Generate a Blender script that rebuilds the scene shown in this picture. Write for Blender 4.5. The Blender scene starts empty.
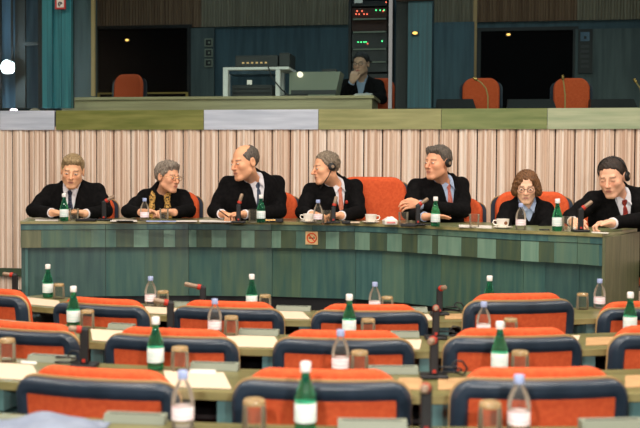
import bpy, bmesh, math, random
import numpy as np
from mathutils import Vector, Matrix
random.seed(7); rng = np.random.default_rng(7)
col = bpy.context.scene.collection
PI = math.pi
# ------------------------------------------------------------------ camera
F = 1000.0; CX, CY = 320.0, 214.0; EYE = Vector((0, 0, 1.47))
PITCH = math.atan(34.3/1000); ROLL = math.radians(0.35)
cam_d = bpy.data.cameras.new('camera'); cam = bpy.data.objects.new('camera', cam_d); col.objects.link(cam)
cam_d.sensor_width = 36; cam_d.sensor_fit = 'HORIZONTAL'; cam_d.lens = F/640*36
CM = Matrix.Translation(EYE) @ Matrix.Rotation(PI/2-PITCH, 4, 'X') @ Matrix.Rotation(ROLL, 4, 'Z')
cam.matrix_world = CM
cam_d.dof.use_dof = True; cam_d.dof.focus_distance = 7.5; cam_d.dof.aperture_fstop = 2.9
cam_d.clip_start = 0.05; cam_d.clip_end = 100
bpy.context.scene.camera = cam
def ray(px, py):
    d = CM.to_3x3() @ Vector(((px-CX)/F, -(py-CY)/F, -1)); return d
def at(px, py, y):                       # point at distance y from the camera
    d = ray(px, py); return EYE + d*(y/d.y)
def atz(px, py, z):
    d = ray(px, py); return EYE + d*((z-EYE.z)/d.z)
def xd(px, y, z):                        # point at column px, distance y, height z
    return Vector(((px-CX)/F*y, y, z))
# ------------------------------------------------------------------ materials
def mat(name, color, rough=.5, metal=0, spec=.5, emit=None, estr=0, trans=0, ior=1.45, coat=0):
    m = bpy.data.materials.new(name); m.use_nodes = True
    b = m.node_tree.nodes['Principled BSDF']
    b.inputs['Base Color'].default_value = (*color, 1); b.inputs['Roughness'].default_value = rough
    b.inputs['Metallic'].default_value = metal; b.inputs['Specular IOR Level'].default_value = spec
    b.inputs['Transmission Weight'].default_value = trans; b.inputs['IOR'].default_value = ior
    b.inputs['Coat Weight'].default_value = coat
    if emit: b.inputs['Emission Color'].default_value = (*emit, 1); b.inputs['Emission Strength'].default_value = estr
    return m
def noisemat(name, c1, c2, scale=(1,1,1), nscale=5, detail=4, rough=.5, bump=0, spec=.5, lo=.35, hi=.65, coords='Object', c3=None):
    m = mat(name, c1, rough, spec=spec); nt = m.node_tree; N = nt.nodes; L = nt.links
    tc = N.new('ShaderNodeTexCoord'); mp = N.new('ShaderNodeMapping'); mp.inputs['Scale'].default_value = scale
    no = N.new('ShaderNodeTexNoise'); no.inputs['Scale'].default_value = nscale; no.inputs['Detail'].default_value = detail
    rp = N.new('ShaderNodeValToRGB'); e = rp.color_ramp.elements
    e[0].position = lo; e[0].color = (*c1, 1); e[1].position = hi; e[1].color = (*c2, 1)
    if c3: q = e.new((lo+hi)/2); q.color = (*c3, 1)
    L.new(tc.outputs[coords], mp.inputs['Vector']); L.new(mp.outputs[0], no.inputs['Vector'])
    L.new(no.outputs['Fac'], rp.inputs['Fac']); L.new(rp.outputs[0], N['Principled BSDF'].inputs['Base Color'])
    if bump:
        bp = N.new('ShaderNodeBump'); bp.inputs['Strength'].default_value = bump; bp.inputs['Distance'].default_value = .01
        L.new(no.outputs['Fac'], bp.inputs['Height']); L.new(bp.outputs[0], N['Principled BSDF'].inputs['Normal'])
    return m
def s2l(r, g, b): return tuple(((c/255)/12.92 if c/255 < .04045 else ((c/255+.055)/1.055)**2.4) for c in (r, g, b))
M = {}
M['orange'] = noisemat('orange_fabric', s2l(198,80,44), s2l(210,92,52), (1,1,1), 60, 3, .85, .04, spec=.2)
M['navy'] = noisemat('navy_plastic', s2l(36,48,60), s2l(48,60,74), (1,1,1), 8, 3, .33, 0)
M['piping'] = mat('tan_piping', s2l(176,142,96), .6)
M['blackmetal'] = mat('black_metal', (.012,.012,.014), .4)
M['chrome'] = mat('chrome', (.7,.7,.72), .18, 1)
M['table'] = noisemat('olive_stained_veneer', s2l(92,90,54), s2l(122,116,74), (1,7,7), 3, 5, .32, .03)
M['lip'] = noisemat('light_veneer_edge', s2l(122,116,72), s2l(148,140,94), (1,7,7), 3, 5, .4)
M['daistop'] = noisemat('green_stained_veneer', s2l(104,112,76), s2l(134,138,98), (1,6,6), 3, 5, .3, .03)
def stave(name, a, b): return noisemat(name, s2l(*a), s2l(*b), (9,9,.8), 3, 6, .42, .05, lo=.3, hi=.7)
M['st_light'] = stave('light_green_stain', (96,132,116), (120,150,130))
M['st_mid'] = stave('mid_green_stain', (72,106,96), (92,118,98))
M['st_dark'] = stave('dark_green_stain', (56,78,66), (78,92,66))
M['st_teal'] = stave('teal_stain', (50,88,90), (76,114,108))
M['st_panel'] = stave('teal_green_panel_stain', (46,84,84), (74,106,92))
M['st_panel2'] = stave('olive_green_panel_stain', (54,88,82), (84,106,82))
M['st_dim'] = stave('blue_green_panel_stain', (44,74,74), (66,96,88))
M['endpanel'] = stave('olive_end_stain', (84,90,66), (112,114,84))
M['supportteal'] = stave('teal_support_stain', (70,110,112), (98,134,130))
M['paper'] = mat('cream_paper', s2l(208,188,164), .8)
M['paperw'] = mat('white_paper', s2l(214,208,200), .8)
M['white'] = mat('white_plastic', (.85,.82,.8), .4)
M['china'] = mat('white_china', (.85,.80,.72), .15)
M['console'] = mat('grey_green_console', s2l(126,132,116), .45)
M['blotter'] = noisemat('tan_blotter', s2l(170,134,92), s2l(186,148,104), (1,1,1), 10, 3, .6)
M['black'] = mat('black', (.006,.006,.007), .5)
M['void'] = mat('doorway_darkness', (.002,.002,.0025), .95, spec=.02)  # flat black for the darkness beyond the gallery doorways
M['blackfoam'] = mat('black_foam', (.01,.01,.012), .9)
M['red'] = mat('red_ring', s2l(176,40,18), .5); M['pole'] = mat('dull_silver', s2l(120,126,130), .45, .3)
M['tip'] = mat('silver_grille', s2l(146,124,104), .5, .3)
M['bluecap'] = mat('pale_blue_cap', s2l(160,175,215), .4)
M['greenglass'] = mat('green_glass', (.06,.48,.26), .04, trans=.92, ior=1.33)
M['clearglass'] = mat('clear_glass', (.97,.96,.93), .02, trans=1, ior=1.47)
M['clearpet'] = mat('clear_plastic_bottle', (.93,.90,.86), .05, trans=.96, ior=1.25)
M['label'] = noisemat('white_paper_label', s2l(238,240,238), s2l(206,226,222), (1,1,9), 10, 2, .6, lo=.45, hi=.6)
M['pinklabel'] = noisemat('white_pink_label', s2l(246,236,238), s2l(240,205,212), (1,1,9), 10, 2, .6, lo=.5, hi=.62)
M['carpet'] = noisemat('dark_carpet', (.010,.011,.014), (.02,.02,.024), (1,1,1), 200, 2, .95, .1, spec=.1)
M['plaster'] = noisemat('ceiling_plaster', (.45,.43,.4), (.5,.48,.45), (1,1,1), 4, 2, .9)
M['darkwall'] = noisemat('dark_blue_green_wall', s2l(42,66,78), s2l(58,84,94), (6,6,.5), 3, 3, .6)
M['greywall'] = noisemat('grey_green_wall', s2l(62,74,76), s2l(80,92,92), (6,6,.5), 3, 3, .6)
M['bluereflect_parts'] = noisemat('grey_blue_reflection_and_parts', s2l(64,90,112), s2l(98,124,146), (6,6,.4), 3, 3, .5)  # grey blue of reflections in the glass; also colours a shelf and a screen
M['brownreflect'] = noisemat('brown_slat_reflection', s2l(96,68,48), s2l(136,106,80), (14,14,.3), 3, 3, .7)  # this and the next: tones of slats reflected in the gallery glass
M['greyreflect'] = noisemat('grey_slat_reflection', s2l(112,102,84), s2l(142,132,112), (14,14,.3), 3, 3, .7)
M['tealpost'] = noisemat('teal_post', s2l(30,104,120), s2l(64,140,152), (12,12,.3), 3, 3, .35)
M['tealdark'] = noisemat('dark_teal_post', s2l(22,62,76), s2l(38,86,100), (12,12,.3), 3, 3, .4)
M['dgrey'] = mat('dark_grey_casing', (.03,.032,.034), .5)
M['ledgewhite'] = noisemat('pale_grey_ledge', s2l(178,190,208), s2l(204,214,230), (.6,.6,8), 3, 3, .5)
M['ledgegreen'] = noisemat('olive_green_ledge', s2l(98,108,44), s2l(132,134,70), (.7,.7,7), 3, 4, .5)
M['ledgegreen2'] = noisemat('moss_green_ledge', s2l(102,120,64), s2l(132,142,86), (.7,.7,7), 3, 4, .5)
M['ledgeolive'] = noisemat('light_olive_ledge', s2l(134,138,88), s2l(160,160,108), (.7,.7,7), 3, 4, .5)
M['ledgegrey'] = noisemat('grey_green_ledge', s2l(150,166,132), s2l(176,184,150), (.7,.7,7), 3, 4, .5)
M['parapet'] = noisemat('olive_grey_parapet', s2l(168,152,118), s2l(186,170,134), (.6,.6,12), 3, 3, .6)
def slatmat():
    m = noisemat('beige_slat_wood', s2l(194,160,138), s2l(248,236,224), (20,20,.1), 3.0, 4, .5, lo=.34, hi=.64, c3=s2l(224,198,176))
    return m
M['slat'] = slatmat()
M['gap'] = mat('dark_gap', s2l(60,40,34), .9)
def clear(name, tint, blend=.35):
    m = bpy.data.materials.new(name); m.use_nodes = True; nt = m.node_tree; nt.nodes.clear(); N = nt.nodes
    o = N.new('ShaderNodeOutputMaterial'); mx = N.new('ShaderNodeMixShader'); tr = N.new('ShaderNodeBsdfTransparent'); gl = N.new('ShaderNodeBsdfPrincipled'); lw = N.new('ShaderNodeLayerWeight')
    tr.inputs['Color'].default_value = (*tint, 1); gl.inputs['Roughness'].default_value = .07; gl.inputs['Base Color'].default_value = (.62,.58,.5,1); lw.inputs['Blend'].default_value = blend  # pale base colour stands in for bright reflections along the glass edges
    nt.links.new(lw.outputs['Fresnel'], mx.inputs['Fac']); nt.links.new(tr.outputs[0], mx.inputs[1]); nt.links.new(gl.outputs[0], mx.inputs[2]); nt.links.new(mx.outputs[0], o.inputs['Surface']); return m
M['clearpet'] = clear('clear_plastic_bottle', (.95,.93,.9), .32); M['clearglass'] = clear('clear_drinking_glass', (.95,.94,.9), .30)
M['baseglass'] = mat('thick_amber_tinted_base', s2l(214,186,140), .12, trans=.6, ior=1.45)
def lamp(name, c, s): return mat(name, (0,0,0), .5, emit=c, estr=s)
# ------------------------------------------------------------------ mesh builder
class MB:
    def __init__(s): s.v = []; s.f = []; s.m = []; s.sm = []
    def add(s, vs, fs, mi=0, smooth=False, T=None):
        o = len(s.v); s.v += [tuple(T @ Vector(v)) if T else tuple(v) for v in vs]
        for f in fs: s.f.append(tuple(o+i for i in f)); s.m.append(mi); s.sm.append(smooth)
        return s
    def box(s, lo, hi, mi=0, T=None, bev=0):
        x0,y0,z0 = lo; x1,y1,z1 = hi
        if bev:
            b = min(bev, (x1-x0)*.45, (y1-y0)*.45, (z1-z0)*.45); bm = bmesh.new(); bmesh.ops.create_cube(bm, size=1)
            for v in bm.verts: v.co = Vector(((x0+x1)/2+v.co.x*(x1-x0), (y0+y1)/2+v.co.y*(y1-y0), (z0+z1)/2+v.co.z*(z1-z0)))
            bmesh.ops.bevel(bm, geom=bm.edges[:], offset=b, segments=2, profile=.5, affect='EDGES')
            bm.verts.index_update()
            s.add([v.co.copy() for v in bm.verts], [[v.index for v in f.verts] for f in bm.faces], mi, False, T); bm.free(); return s
        vs = [(x0,y0,z0),(x1,y0,z0),(x1,y1,z0),(x0,y1,z0),(x0,y0,z1),(x1,y0,z1),(x1,y1,z1),(x0,y1,z1)]
        return s.add(vs, [(0,3,2,1),(4,5,6,7),(0,1,5,4),(1,2,6,5),(2,3,7,6),(3,0,4,7)], mi, False, T)
    def lathe(s, prof, n=24, mi=0, T=None, smooth=True):       # prof [(r,z)...] bottom to top
        vs = []; fs = []
        for r, z in prof:
            for i in range(n):
                a = 2*PI*i/n; vs.append((r*math.cos(a), r*math.sin(a), z))
        for j in range(len(prof)-1):
            for i in range(n):
                k = (i+1) % n; fs.append((j*n+i, j*n+k, (j+1)*n+k, (j+1)*n+i))
        fs.append(tuple(reversed(range(n)))); fs.append(tuple((len(prof)-1)*n+i for i in range(n)))
        return s.add(vs, fs, mi, smooth, T)
    def tube(s, pts, r, n=10, mi=0, T=None, closed=False):
        pts = [Vector(p) for p in pts]; rs = r if isinstance(r, (list, tuple)) else [r]*len(pts)
        vs = []; fs = []; m = len(pts); up = None
        for i, p in enumerate(pts):
            if closed: t = pts[(i+1) % m]-pts[i-1]
            else: t = pts[min(i+1, m-1)]-pts[max(i-1, 0)]
            t.normalize()
            if up is None: up = Vector((0,0,1)) if abs(t.z) < .9 else Vector((1,0,0))
            a = t.cross(up).normalized(); up = a.cross(t).normalized()
            for k in range(n):
                q = 2*PI*k/n; vs.append(p+(a*math.cos(q)+up*math.sin(q))*rs[i])
        for i in range(m if closed else m-1):
            j = (i+1) % m
            for k in range(n):
                l = (k+1) % n; fs.append((i*n+k, i*n+l, j*n+l, j*n+k))
        if not closed: fs.append(tuple(reversed(range(n)))); fs.append(tuple((m-1)*n+k for k in range(n)))
        return s.add(vs, fs, mi, True, T)
    def ball(s, c, r, mi=0, n=16, T=None):
        rr = (r, r, r) if not isinstance(r, (tuple, list)) else r; vs = []; fs = []
        for j in range(1, n//2):
            p = PI*j/(n//2)
            for i in range(n): a = 2*PI*i/n; vs.append((c[0]+rr[0]*math.sin(p)*math.cos(a), c[1]+rr[1]*math.sin(p)*math.sin(a), c[2]-rr[2]*math.cos(p)))
        R = n//2-1
        for j in range(R-1):
            for i in range(n): k = (i+1) % n; fs.append((j*n+i, j*n+k, (j+1)*n+k, (j+1)*n+i))
        vs.append((c[0],c[1],c[2]-rr[2])); vs.append((c[0],c[1],c[2]+rr[2])); b = len(vs)-2
        for i in range(n): k = (i+1) % n; fs.append((b, k, i)); fs.append((b+1, (R-1)*n+i, (R-1)*n+k))
        return s.add(vs, fs, mi, True, T)
    def prism(s, poly, z0, z1, mi=0, T=None):                   # poly in xy, counter-clockwise
        n = len(poly); vs = [(x, y, z0) for x, y in poly]+[(x, y, z1) for x, y in poly]
        fs = [tuple(reversed(range(n))), tuple(range(n, 2*n))]+[(i, (i+1) % n, n+(i+1) % n, n+i) for i in range(n)]
        return s.add(vs, fs, mi, False, T)
    def slab(s, wf, z0, z1, nx, nz, yf, yb, mi=0, T=None):
        vs = []; fs = []
        zs = [z0+(z1-z0)*j/nz for j in range(nz+1)]
        if nz > 4:  # denser rows at the top
            zs = [z0+(z1-z0)*(1-(1-j/nz)**1.5) for j in range(nz+1)]
        for side in (yf, yb):
            for z in zs:
                w = wf(z)
                for i in range(nx+1):
                    u = -1+2*i/nx; u = math.copysign(abs(u)**.75, u); x = u*w; vs.append((x, side(x, z), z))
        A = (nx+1)*(nz+1)
        for j in range(nz):
            for i in range(nx):
                a = j*(nx+1)+i; fs.append((a, a+1, a+nx+2, a+nx+1)); fs.append((A+a, A+a+nx+1, A+a+nx+2, A+a+1))
        for j in range(nz):
            a = j*(nx+1); fs.append((a, a+nx+1, A+a+nx+1, A+a)); a += nx; fs.append((a, A+a, A+a+nx+1, a+nx+1))
        for i in range(nx):
            fs.append((i, A+i, A+i+1, i+1)); a = nz*(nx+1)+i; fs.append((a, a+1, A+a+1, A+a))
        return s.add(vs, fs, mi, True, T)
    def build(s, name, mats, parent=None, loc=None, rotz=0, edge=True, rot=None):
        me = bpy.data.meshes.new(name); me.from_pydata([tuple(v) for v in s.v], [], s.f)
        if not isinstance(mats, (list, tuple)): mats = [mats]
        for m in mats: me.materials.append(M[m] if isinstance(m, str) else m)
        me.polygons.foreach_set('material_index', s.m); me.polygons.foreach_set('use_smooth', s.sm)
        bm = bmesh.new(); bm.from_mesh(me); bmesh.ops.recalc_face_normals(bm, faces=bm.faces[:])
        for e in bm.edges:
            if len(e.link_faces) == 2 and e.calc_face_angle(0) > math.radians(40): e.smooth = False
        bm.to_mesh(me); bm.free(); me.update()
        o = bpy.data.objects.new(name, me); col.objects.link(o)
        if parent: o.parent = parent
        if loc is not None: o.location = loc
        if rotz: o.rotation_euler = (0,0,rotz)
        return o
def tag(o, label=None, cat=None, group=None, kind=None):
    if label: o['label'] = label
    if cat: o['category'] = cat
    if group: o['group'] = group
    if kind: o['kind'] = kind
    return o
def empty(name, loc, rz=0, label=None, cat=None, group=None):
    o = bpy.data.objects.new(name, None); col.objects.link(o); o.location = loc; o.rotation_euler = (0,0,rz)
    o.empty_display_size = .05; tag(o, label, cat, group); return o
def kids(o): return [c for c in bpy.data.objects if c.parent == o]
def dup(o, loc, rz=0, label=None, group=None, cat=None, parent=None):
    c = o.copy(); col.objects.link(c)
    if parent: c.parent = parent
    else: c.location = loc; c.rotation_euler = (0,0,rz); tag(c, label, cat, group)
    for k in kids(o):
        d = k.copy(); col.objects.link(d); d.parent = c
        for g in kids(k): e = g.copy(); col.objects.link(e); e.parent = d
    return c
def rotmat(zdir, xhint=(1,0,0)):          # rotation whose local +z is zdir
    z = Vector(zdir).normalized(); x = Vector(xhint); x = (x-z*x.dot(z)).normalized(); y = z.cross(x)
    return Matrix((x, y, z)).transposed().to_4x4()
# ================================================================== the room
WA = math.radians(8.9)
WM = Matrix.Translation((0, 9.0, 0)) @ Matrix.Rotation(-WA, 4, 'Z'); WI = WM.inverted()
def wl(px, py, v):                        # pixel -> (u, v, z) in the back wall's own frame, v metres behind its face
    o = WI @ EYE; d = WI.to_3x3() @ ray(px, py); t = (v-o.y)/d.y; return o+d*t
def wrect(x0, y0, x1, y1, v):             # pixel rectangle -> u0,u1,z0,z1
    a = wl(x0, (y0+y1)/2, v); b = wl(x1, (y0+y1)/2, v); c = wl((x0+x1)/2, y1, v); e = wl((x0+x1)/2, y0, v)
    return a.x, b.x, c.z, e.z
def wbox(mb, x0, y0, x1, y1, v, d, mi=0, bev=0):
    u0, u1, z0, z1 = wrect(x0, y0, x1, y1, v); mb.box((u0, v, z0), (u1, v+d, z1), mi, bev=bev); return mb
def onwall(o): o.matrix_world = WM; return o
def wthing(name, px, v, z, label, cat, group=None):
    p = WM @ Vector((wl(px, 100, v).x, v, z)); return empty(name, p, -WA, label, cat, group)
class Loc:                                # helper: shift wall coords to a thing's own frame
    def __init__(s, px, v, z): s.T = Matrix.Translation((-wl(px, 100, v).x, -v, -z))
PLAT = 0.42
def st(o): o['kind'] = 'structure'; return o
st(MB().box((-7, -3, -.1), (7, 14, 0)).build('floor', 'carpet'))
st(MB().box((-7, -3, 4.7), (7, 14, 4.8)).build('ceiling', 'plaster'))
st(MB().box((-7.1, -3, 0), (-7, 14, 4.7)).build('wall_left', 'slat'))
st(MB().box((7, -3, 0), (7.1, 14, 4.7)).build('wall_right', 'slat'))
# fluted wooden back wall: slat after slat, each a shallow run of ribs
PW = .1665; SW = []
u = -6.6; ZB = wl(320, 129.6, 0).z; prof = []
mb = MB()
k = 0
while u < 6.6:
    n = 18; pts = []
    w = PW-.011
    for i in range(n+1):
        t = i/n; x = u+.0055+t*w
        dy = -.014-.020*math.sin(PI*t)**.6 - .010*math.cos(2*PI*t*3+k*2.1)*math.sin(PI*t)
        pts.append((x, dy))
    pts = [(u+.0055, .0)]+pts+[(u+.0055+w, .0)]
    vs = [(x, y, 0) for x, y in pts]+[(x, y, ZB+.03) for x, y in pts]; m = len(pts)
    mb.add(vs, [(i, i+1, m+i+1, m+i) for i in range(m-1)], 0, True)
    u += PW; k += 1
mb.box((-6.7, 0.001, 0), (6.7, .05, ZB+.03), 1)
st(onwall(mb.build('wall_back', ['slat', 'gap'])))
b = MB(); ua, ub, za, zb = wrect(-60, 267.5, 24, 275.5, -.06); st(onwall(b.box((ua, -.075, za), (ub, -.045, zb)).build('baseboard_left', 'st_dark')))
# ledge over the slats, in stained lengths
ZL = wl(320, 109.3, -.05).z; ZLB = wl(320, 129.4, -.05).z
cuts = [(-260, -150, 'ledgegreen'), (-150, 0, 'ledgegrey'), (0, 54.6, 'ledgewhite'), (56, 204, 'ledgegreen'), (204, 318.5, 'ledgewhite'), (318.5, 441.5, 'ledgeolive'), (441.5, 547.5, 'ledgegreen2'), (547.5, 700, 'ledgegrey'), (700, 860, 'ledgegreen')]
mb = MB(); mats = ['ledgewhite', 'ledgegreen', 'ledgegreen2', 'ledgegrey', 'black', 'ledgeolive']
for a, b, m in cuts:
    mb.box((wl(a, 120, -.05).x, -.05, ZLB), (wl(b, 120, -.05).x-.004, .32, ZL), mats.index(m))
mb.box((wl(-250, 120, 0).x, -.03, ZLB+.01), (wl(850, 120, 0).x, .3, ZL-.01), 4)
st(onwall(mb.build('trim_1', mats)))
# interpreters' gallery behind the glass
GF = 1.50; VB = 3.2; ZT = 4.65
def wwall(name, u0, u1, v0, v1, z0, z1, m): return st(onwall(MB().box((u0, v0, z0), (u1, v1, z1)).build(name, m)))
wwall('floor_gallery', -6.6, 6.6, .34, VB+.1, GF-.1, GF, 'carpet')
wwall('wall_gallery_front', -6.6, 6.6, .06, .30, 0.0, ZLB, 'black')
wwall('wall_gallery_top', -6.6, 6.6, .0, .12, 3.75, 4.69, 'darkwall')
zc = wl(200, 27.5, VB).z
# back wall of the gallery: dark lower part, fluted bands above stand in for slats reflected in the glass
wwall('wall_gallery_back', -6.6, 6.6, VB, VB+.1, GF, 4.69, 'darkwall')
def flut_reflect(name, x0, x1, m, zlo=None, v=VB):
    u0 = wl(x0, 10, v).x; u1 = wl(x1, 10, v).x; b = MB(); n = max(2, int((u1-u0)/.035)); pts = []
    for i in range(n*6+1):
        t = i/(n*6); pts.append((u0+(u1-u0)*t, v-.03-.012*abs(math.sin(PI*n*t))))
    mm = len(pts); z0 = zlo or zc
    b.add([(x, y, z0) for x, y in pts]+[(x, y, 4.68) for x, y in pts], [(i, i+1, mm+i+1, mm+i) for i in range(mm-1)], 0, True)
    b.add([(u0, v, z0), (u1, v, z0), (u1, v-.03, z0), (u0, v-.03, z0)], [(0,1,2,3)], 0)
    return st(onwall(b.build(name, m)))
flut_reflect('trim_2', 95, 202, 'brownreflect'); flut_reflect('trim_3', 202, 350, 'greyreflect'); flut_reflect('trim_4', 477, 577, 'brownreflect'); flut_reflect('trim_5', 577, 720, 'greyreflect'); flut_reflect('trim_6', 434, 477, 'greyreflect')
# doorways in the gallery's back wall: black panels stand in for the dark beyond
def recess(name, x0, x1, ytop):
    u0, u1, z0, z1 = wrect(x0, ytop, x1, 110, VB-.02); b = MB()
    b.box((u0, VB-.02, GF), (u1, VB-.005, z1), 0)
    for q in (u0, u1): b.box((q-.03, VB-.05, GF), (q+.03, VB-.004, z1+.03), 1)
    b.box((u0+.03, VB-.05, z1-.01), (u1-.03, VB-.004, z1+.03), 1)
    return st(onwall(b.build(name, ['void', 'black'])))
recess('door_1', 96, 190, 28); recess('door_2', 478, 575, 30)
# side walls between the booths
def booth_wall(name, px, m, v0=.14, v1=VB-.06, th=.06, z1=4.69):
    uu = wl(px, 60, v0).x; return wwall(name, uu-th/2, uu+th/2, v0, v1, GF, z1, m)
booth_wall('wall_booth_left', 92, 'greywall', v0=.5, v1=.56)
booth_wall('wall_booth_right', 424, 'darkwall', v0=.48, v1=.9)
# pale wall panels seen behind the glass; the blue pair models reflections in it
def panel(name, x0, y0, x1, y1, v, m, d=.03):
    b = wbox(MB(), x0, y0, x1, y1, v, d); return st(onwall(b.build(name, m)))
panel('trim_7', 72, -30, 90, 97, .9, 'greywall'); panel('trim_8', 575, 28, 700, 107, VB-.06, 'greywall')
panel('trim_9', 434, 22, 474, 107, 2.6, 'darkwall'); panel('trim_10', 1, -40, 15, 108, .7, 'bluereflect_parts'); panel('trim_11', 25, -40, 38, 108, .75, 'bluereflect_parts')
panel('trim_12', 191, 28, 214, 97, VB-.06, 'greywall')
panel('trim_13', 408, -40, 432, 108, .42, 'tealdark'); panel('trim_14', -60, -40, 0.5, 110, .4, 'black')
for i, (a, b_, m) in enumerate([(42, 52, 'tealpost'), (52.5, 61, 'tealpost'), (61.5, 71, 'tealpost')]):
    panel('trim_%d' % (15+i), a, -60, b_, 108, .10+.04*(i % 2), m, .05)
panel('trim_18', 15, -40, 25, 108, .5, 'dgrey'); panel('trim_19', 38, -40, 42, 108, .16, 'black', .05)
panel('trim_20', 91, -40, 94.5, 96, .42, 'piping'); panel('trim_21', 473.2, -40, 477, 85, VB-.3, 'piping'); panel('trim_22', 71, -40, 73, 108, .2, 'black')
panel('trim_23', 396, -40, 411, 108, .8, 'black'); panel('trim_24', 22, 42, 42, 45, .3, 'dgrey')
panel('trim_25', 396, -40, 434, 0.6, .38, 'redtrim' if 'redtrim' in M else 'gap')
# glass panes
gm = bpy.data.materials.new('window_glass'); gm.use_nodes = True; nt = gm.node_tree; nt.nodes.clear()
o_ = nt.nodes.new('ShaderNodeOutputMaterial'); mx = nt.nodes.new('ShaderNodeMixShader'); tr = nt.nodes.new('ShaderNodeBsdfTransparent'); gl = nt.nodes.new('ShaderNodeBsdfGlossy')
fr = nt.nodes.new('ShaderNodeFresnel'); fr.inputs['IOR'].default_value = 1.22; gl.inputs['Roughness'].default_value = .02
tr.inputs['Color'].default_value = (.86, .93, .92, 1)
nt.links.new(fr.outputs[0], mx.inputs['Fac']); nt.links.new(tr.outputs[0], mx.inputs[1]); nt.links.new(gl.outputs[0], mx.inputs[2]); nt.links.new(mx.outputs[0], o_.inputs['Surface'])
M['glass'] = gm
edges = [(-200, 47), (47, 390.5), (390.5, 850)]
for i, (a, b_) in enumerate(edges):
    u0 = wl(a, 60, .06).x; u1 = wl(b_, 60, .06).x
    st(onwall(MB().box((u0+.004, .055, ZL), (u1-.004, .065, 3.76)).build('window_%d' % (i+1), 'glass')))
mb = MB(); wbox(mb, 388.8, -60, 392.3, 108.5, .03, .05); po = st(onwall(mb.build('trim_26', 'pole')))
# olive desk front in the left booth
u0, u1, z0, z1 = wrect(62, 97.2, 372, 110, .36)
mb = MB().box((u0, .36, ZL-.12), (u1, .42, z1-.02)).box((u0-.02, .335, z1-.02), (u1+.02, .95, z1+.006))
mb.box((u0, .42, GF), (u0+.05, .9, z1-.02)).box((u1-.05, .42, GF), (u1, .9, z1-.02))
dd = mb.build('interpreter_desk', 'parapet'); onwall(dd); tag(dd, 'long olive grey desk behind the glass carrying the equipment and the white table frame', 'desk')
ZD = z1+.006
u0b = wl(434, 100, .36).x; u1b = wl(700, 100, .36).x
mb = MB().box((u0b, .34, ZL-.14), (u1b, .95, ZL-.05)).box((u0b, .5, GF), (u0b+.05, .9, ZL-.14)).box((u1b-.05, .5, GF), (u1b, .9, ZL-.14))
d2 = mb.build('interpreter_desk', 'dgrey'); onwall(d2); tag(d2, 'dark desk behind the glass under the two gooseneck microphones at upper right', 'desk')
ZD2 = ZL-.05
def wobj(name, mb, mats, label, cat, group=None): o = onwall(mb.build(name, mats)); return tag(o, label, cat, group)
# black monitors lying along the right booth
for (a, b_, yt), lab in zip([(434, 475, 98), (506, 556, 98), (590, 638, 98)], ['low black console behind the glass beside the silver pole side of the right booth', 'low black console between the two orange chairs behind the glass', 'low black console at the far right edge behind the glass']):
    t = wthing('interpreter_console', (a+b_)/2, .5, ZD2, lab, 'console'); T = Loc((a+b_)/2, .5, ZD2).T
    ua, ub, _, zz = wrect(a, yt, b_, 108, .5)
    m = MB(); m.add([(ua, .5, ZD2), (ub+.04, .5, ZD2), (ub+.04, .8, ZD2), (ua, .8, ZD2), (ua+.02, .62, zz), (ub-.02, .62, zz), (ub-.02, .8, zz+.01), (ua+.02, .8, zz+.01)], [(0,3,2,1),(4,5,6,7),(0,1,5,4),(1,2,6,5),(2,3,7,6),(3,0,4,7)], 0, False, T)
    m.build('casing', 'black', t)
    m = MB()
    for i in range(9): m.box((ua+.08+i*.04, .56, ZD2+.03), (ua+.1+i*.04, .575, ZD2+.05), 0, T)
    m.build('key_row', 'dgrey', t)
# white rack table with the black console, projector, equipment rack
t = wthing('equipment_table', 255, .6, ZD, 'white framed open equipment table standing on the olive desk behind glass', 'table'); T = Loc(255, .6, ZD).T
def wb(t, name, m, rects, T, bev=0):
    b = MB()
    for (x0, y0, x1, y1, v, d) in rects:
        ua, ub, za, zb = wrect(x0, y0, x1, y1, v); b.box((ua, v, max(za, ZD+.001)), (ub, v+d, max(zb, ZD+.003)), 0, T, bev)
    return b.build(name, m, t)
wb(t, 'tabletop', 'white', [(223, 67, 289, 69.5, .6, .4)], T); wb(t, 'leg', 'white', [(223, 69.5, 227.8, 97.5, .6, .05)], T); wb(t, 'leg', 'white', [(275.5, 69.5, 280, 97.5, .6, .05)], T)
wb(t, 'leg', 'white', [(226, 69.5, 229.5, 97, .95, .05)], T); wb(t, 'leg', 'white', [(280, 69.5, 284, 97, .95, .05)], T)
wb(t, 'shelf', 'bluereflect_parts', [(229, 70, 275, 74, .7, .25)], T)
t = wthing('video_deck', 252, .75, ZD, 'dark video deck with small lights inside the white table frame', 'electronics'); T = Loc(252, .75, ZD).T
wb(t, 'casing', 'dgrey', [(232, 85, 272, 97, .75, .25)], T); wb(t, 'slot', 'black', [(234, 88, 270, 89.5, .745, .01)], T); wb(t, 'display', lamp('display_glow', (.8,.75,.6), .7), [(247, 80, 251.5, 84.5, .80, .02)], T)
wb(t, 'front_panel', 'black', [(233, 92, 271, 94, .745, .01)], T); wb(t, 'bracket', 'dgrey', [(248, 84, 250, 86, .80, .02)], T)
zt = wl(255, 67, .6).z
t = wthing('amplifier', 262, .62, zt+.002, 'black box amplifier with tiny lights on top of the white table', 'electronics'); T = Loc(262, .62, zt+.002).T
ua, ub, _, zz = wrect(235, 53, 290, 67, .62)
b = MB(); b.box((ua, .62, zt+.002), (ub-.12, .92, zz-.02), 0, T, .01); b.box((ub-.11, .62, zt+.002), (ub, .92, zz), 0, T, .01); b.build('casing', 'dgrey', t)
b = MB(); ue = wl(242, 60, .61).x
for i in range(6): b.box((ue+i*.045, .612, zt+.035), (ue+.02+i*.045, .621, zt+.05), 0, T)
b.build('indicator_light', lamp('amber_led', (1, .6, .25), .6), t)
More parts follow.
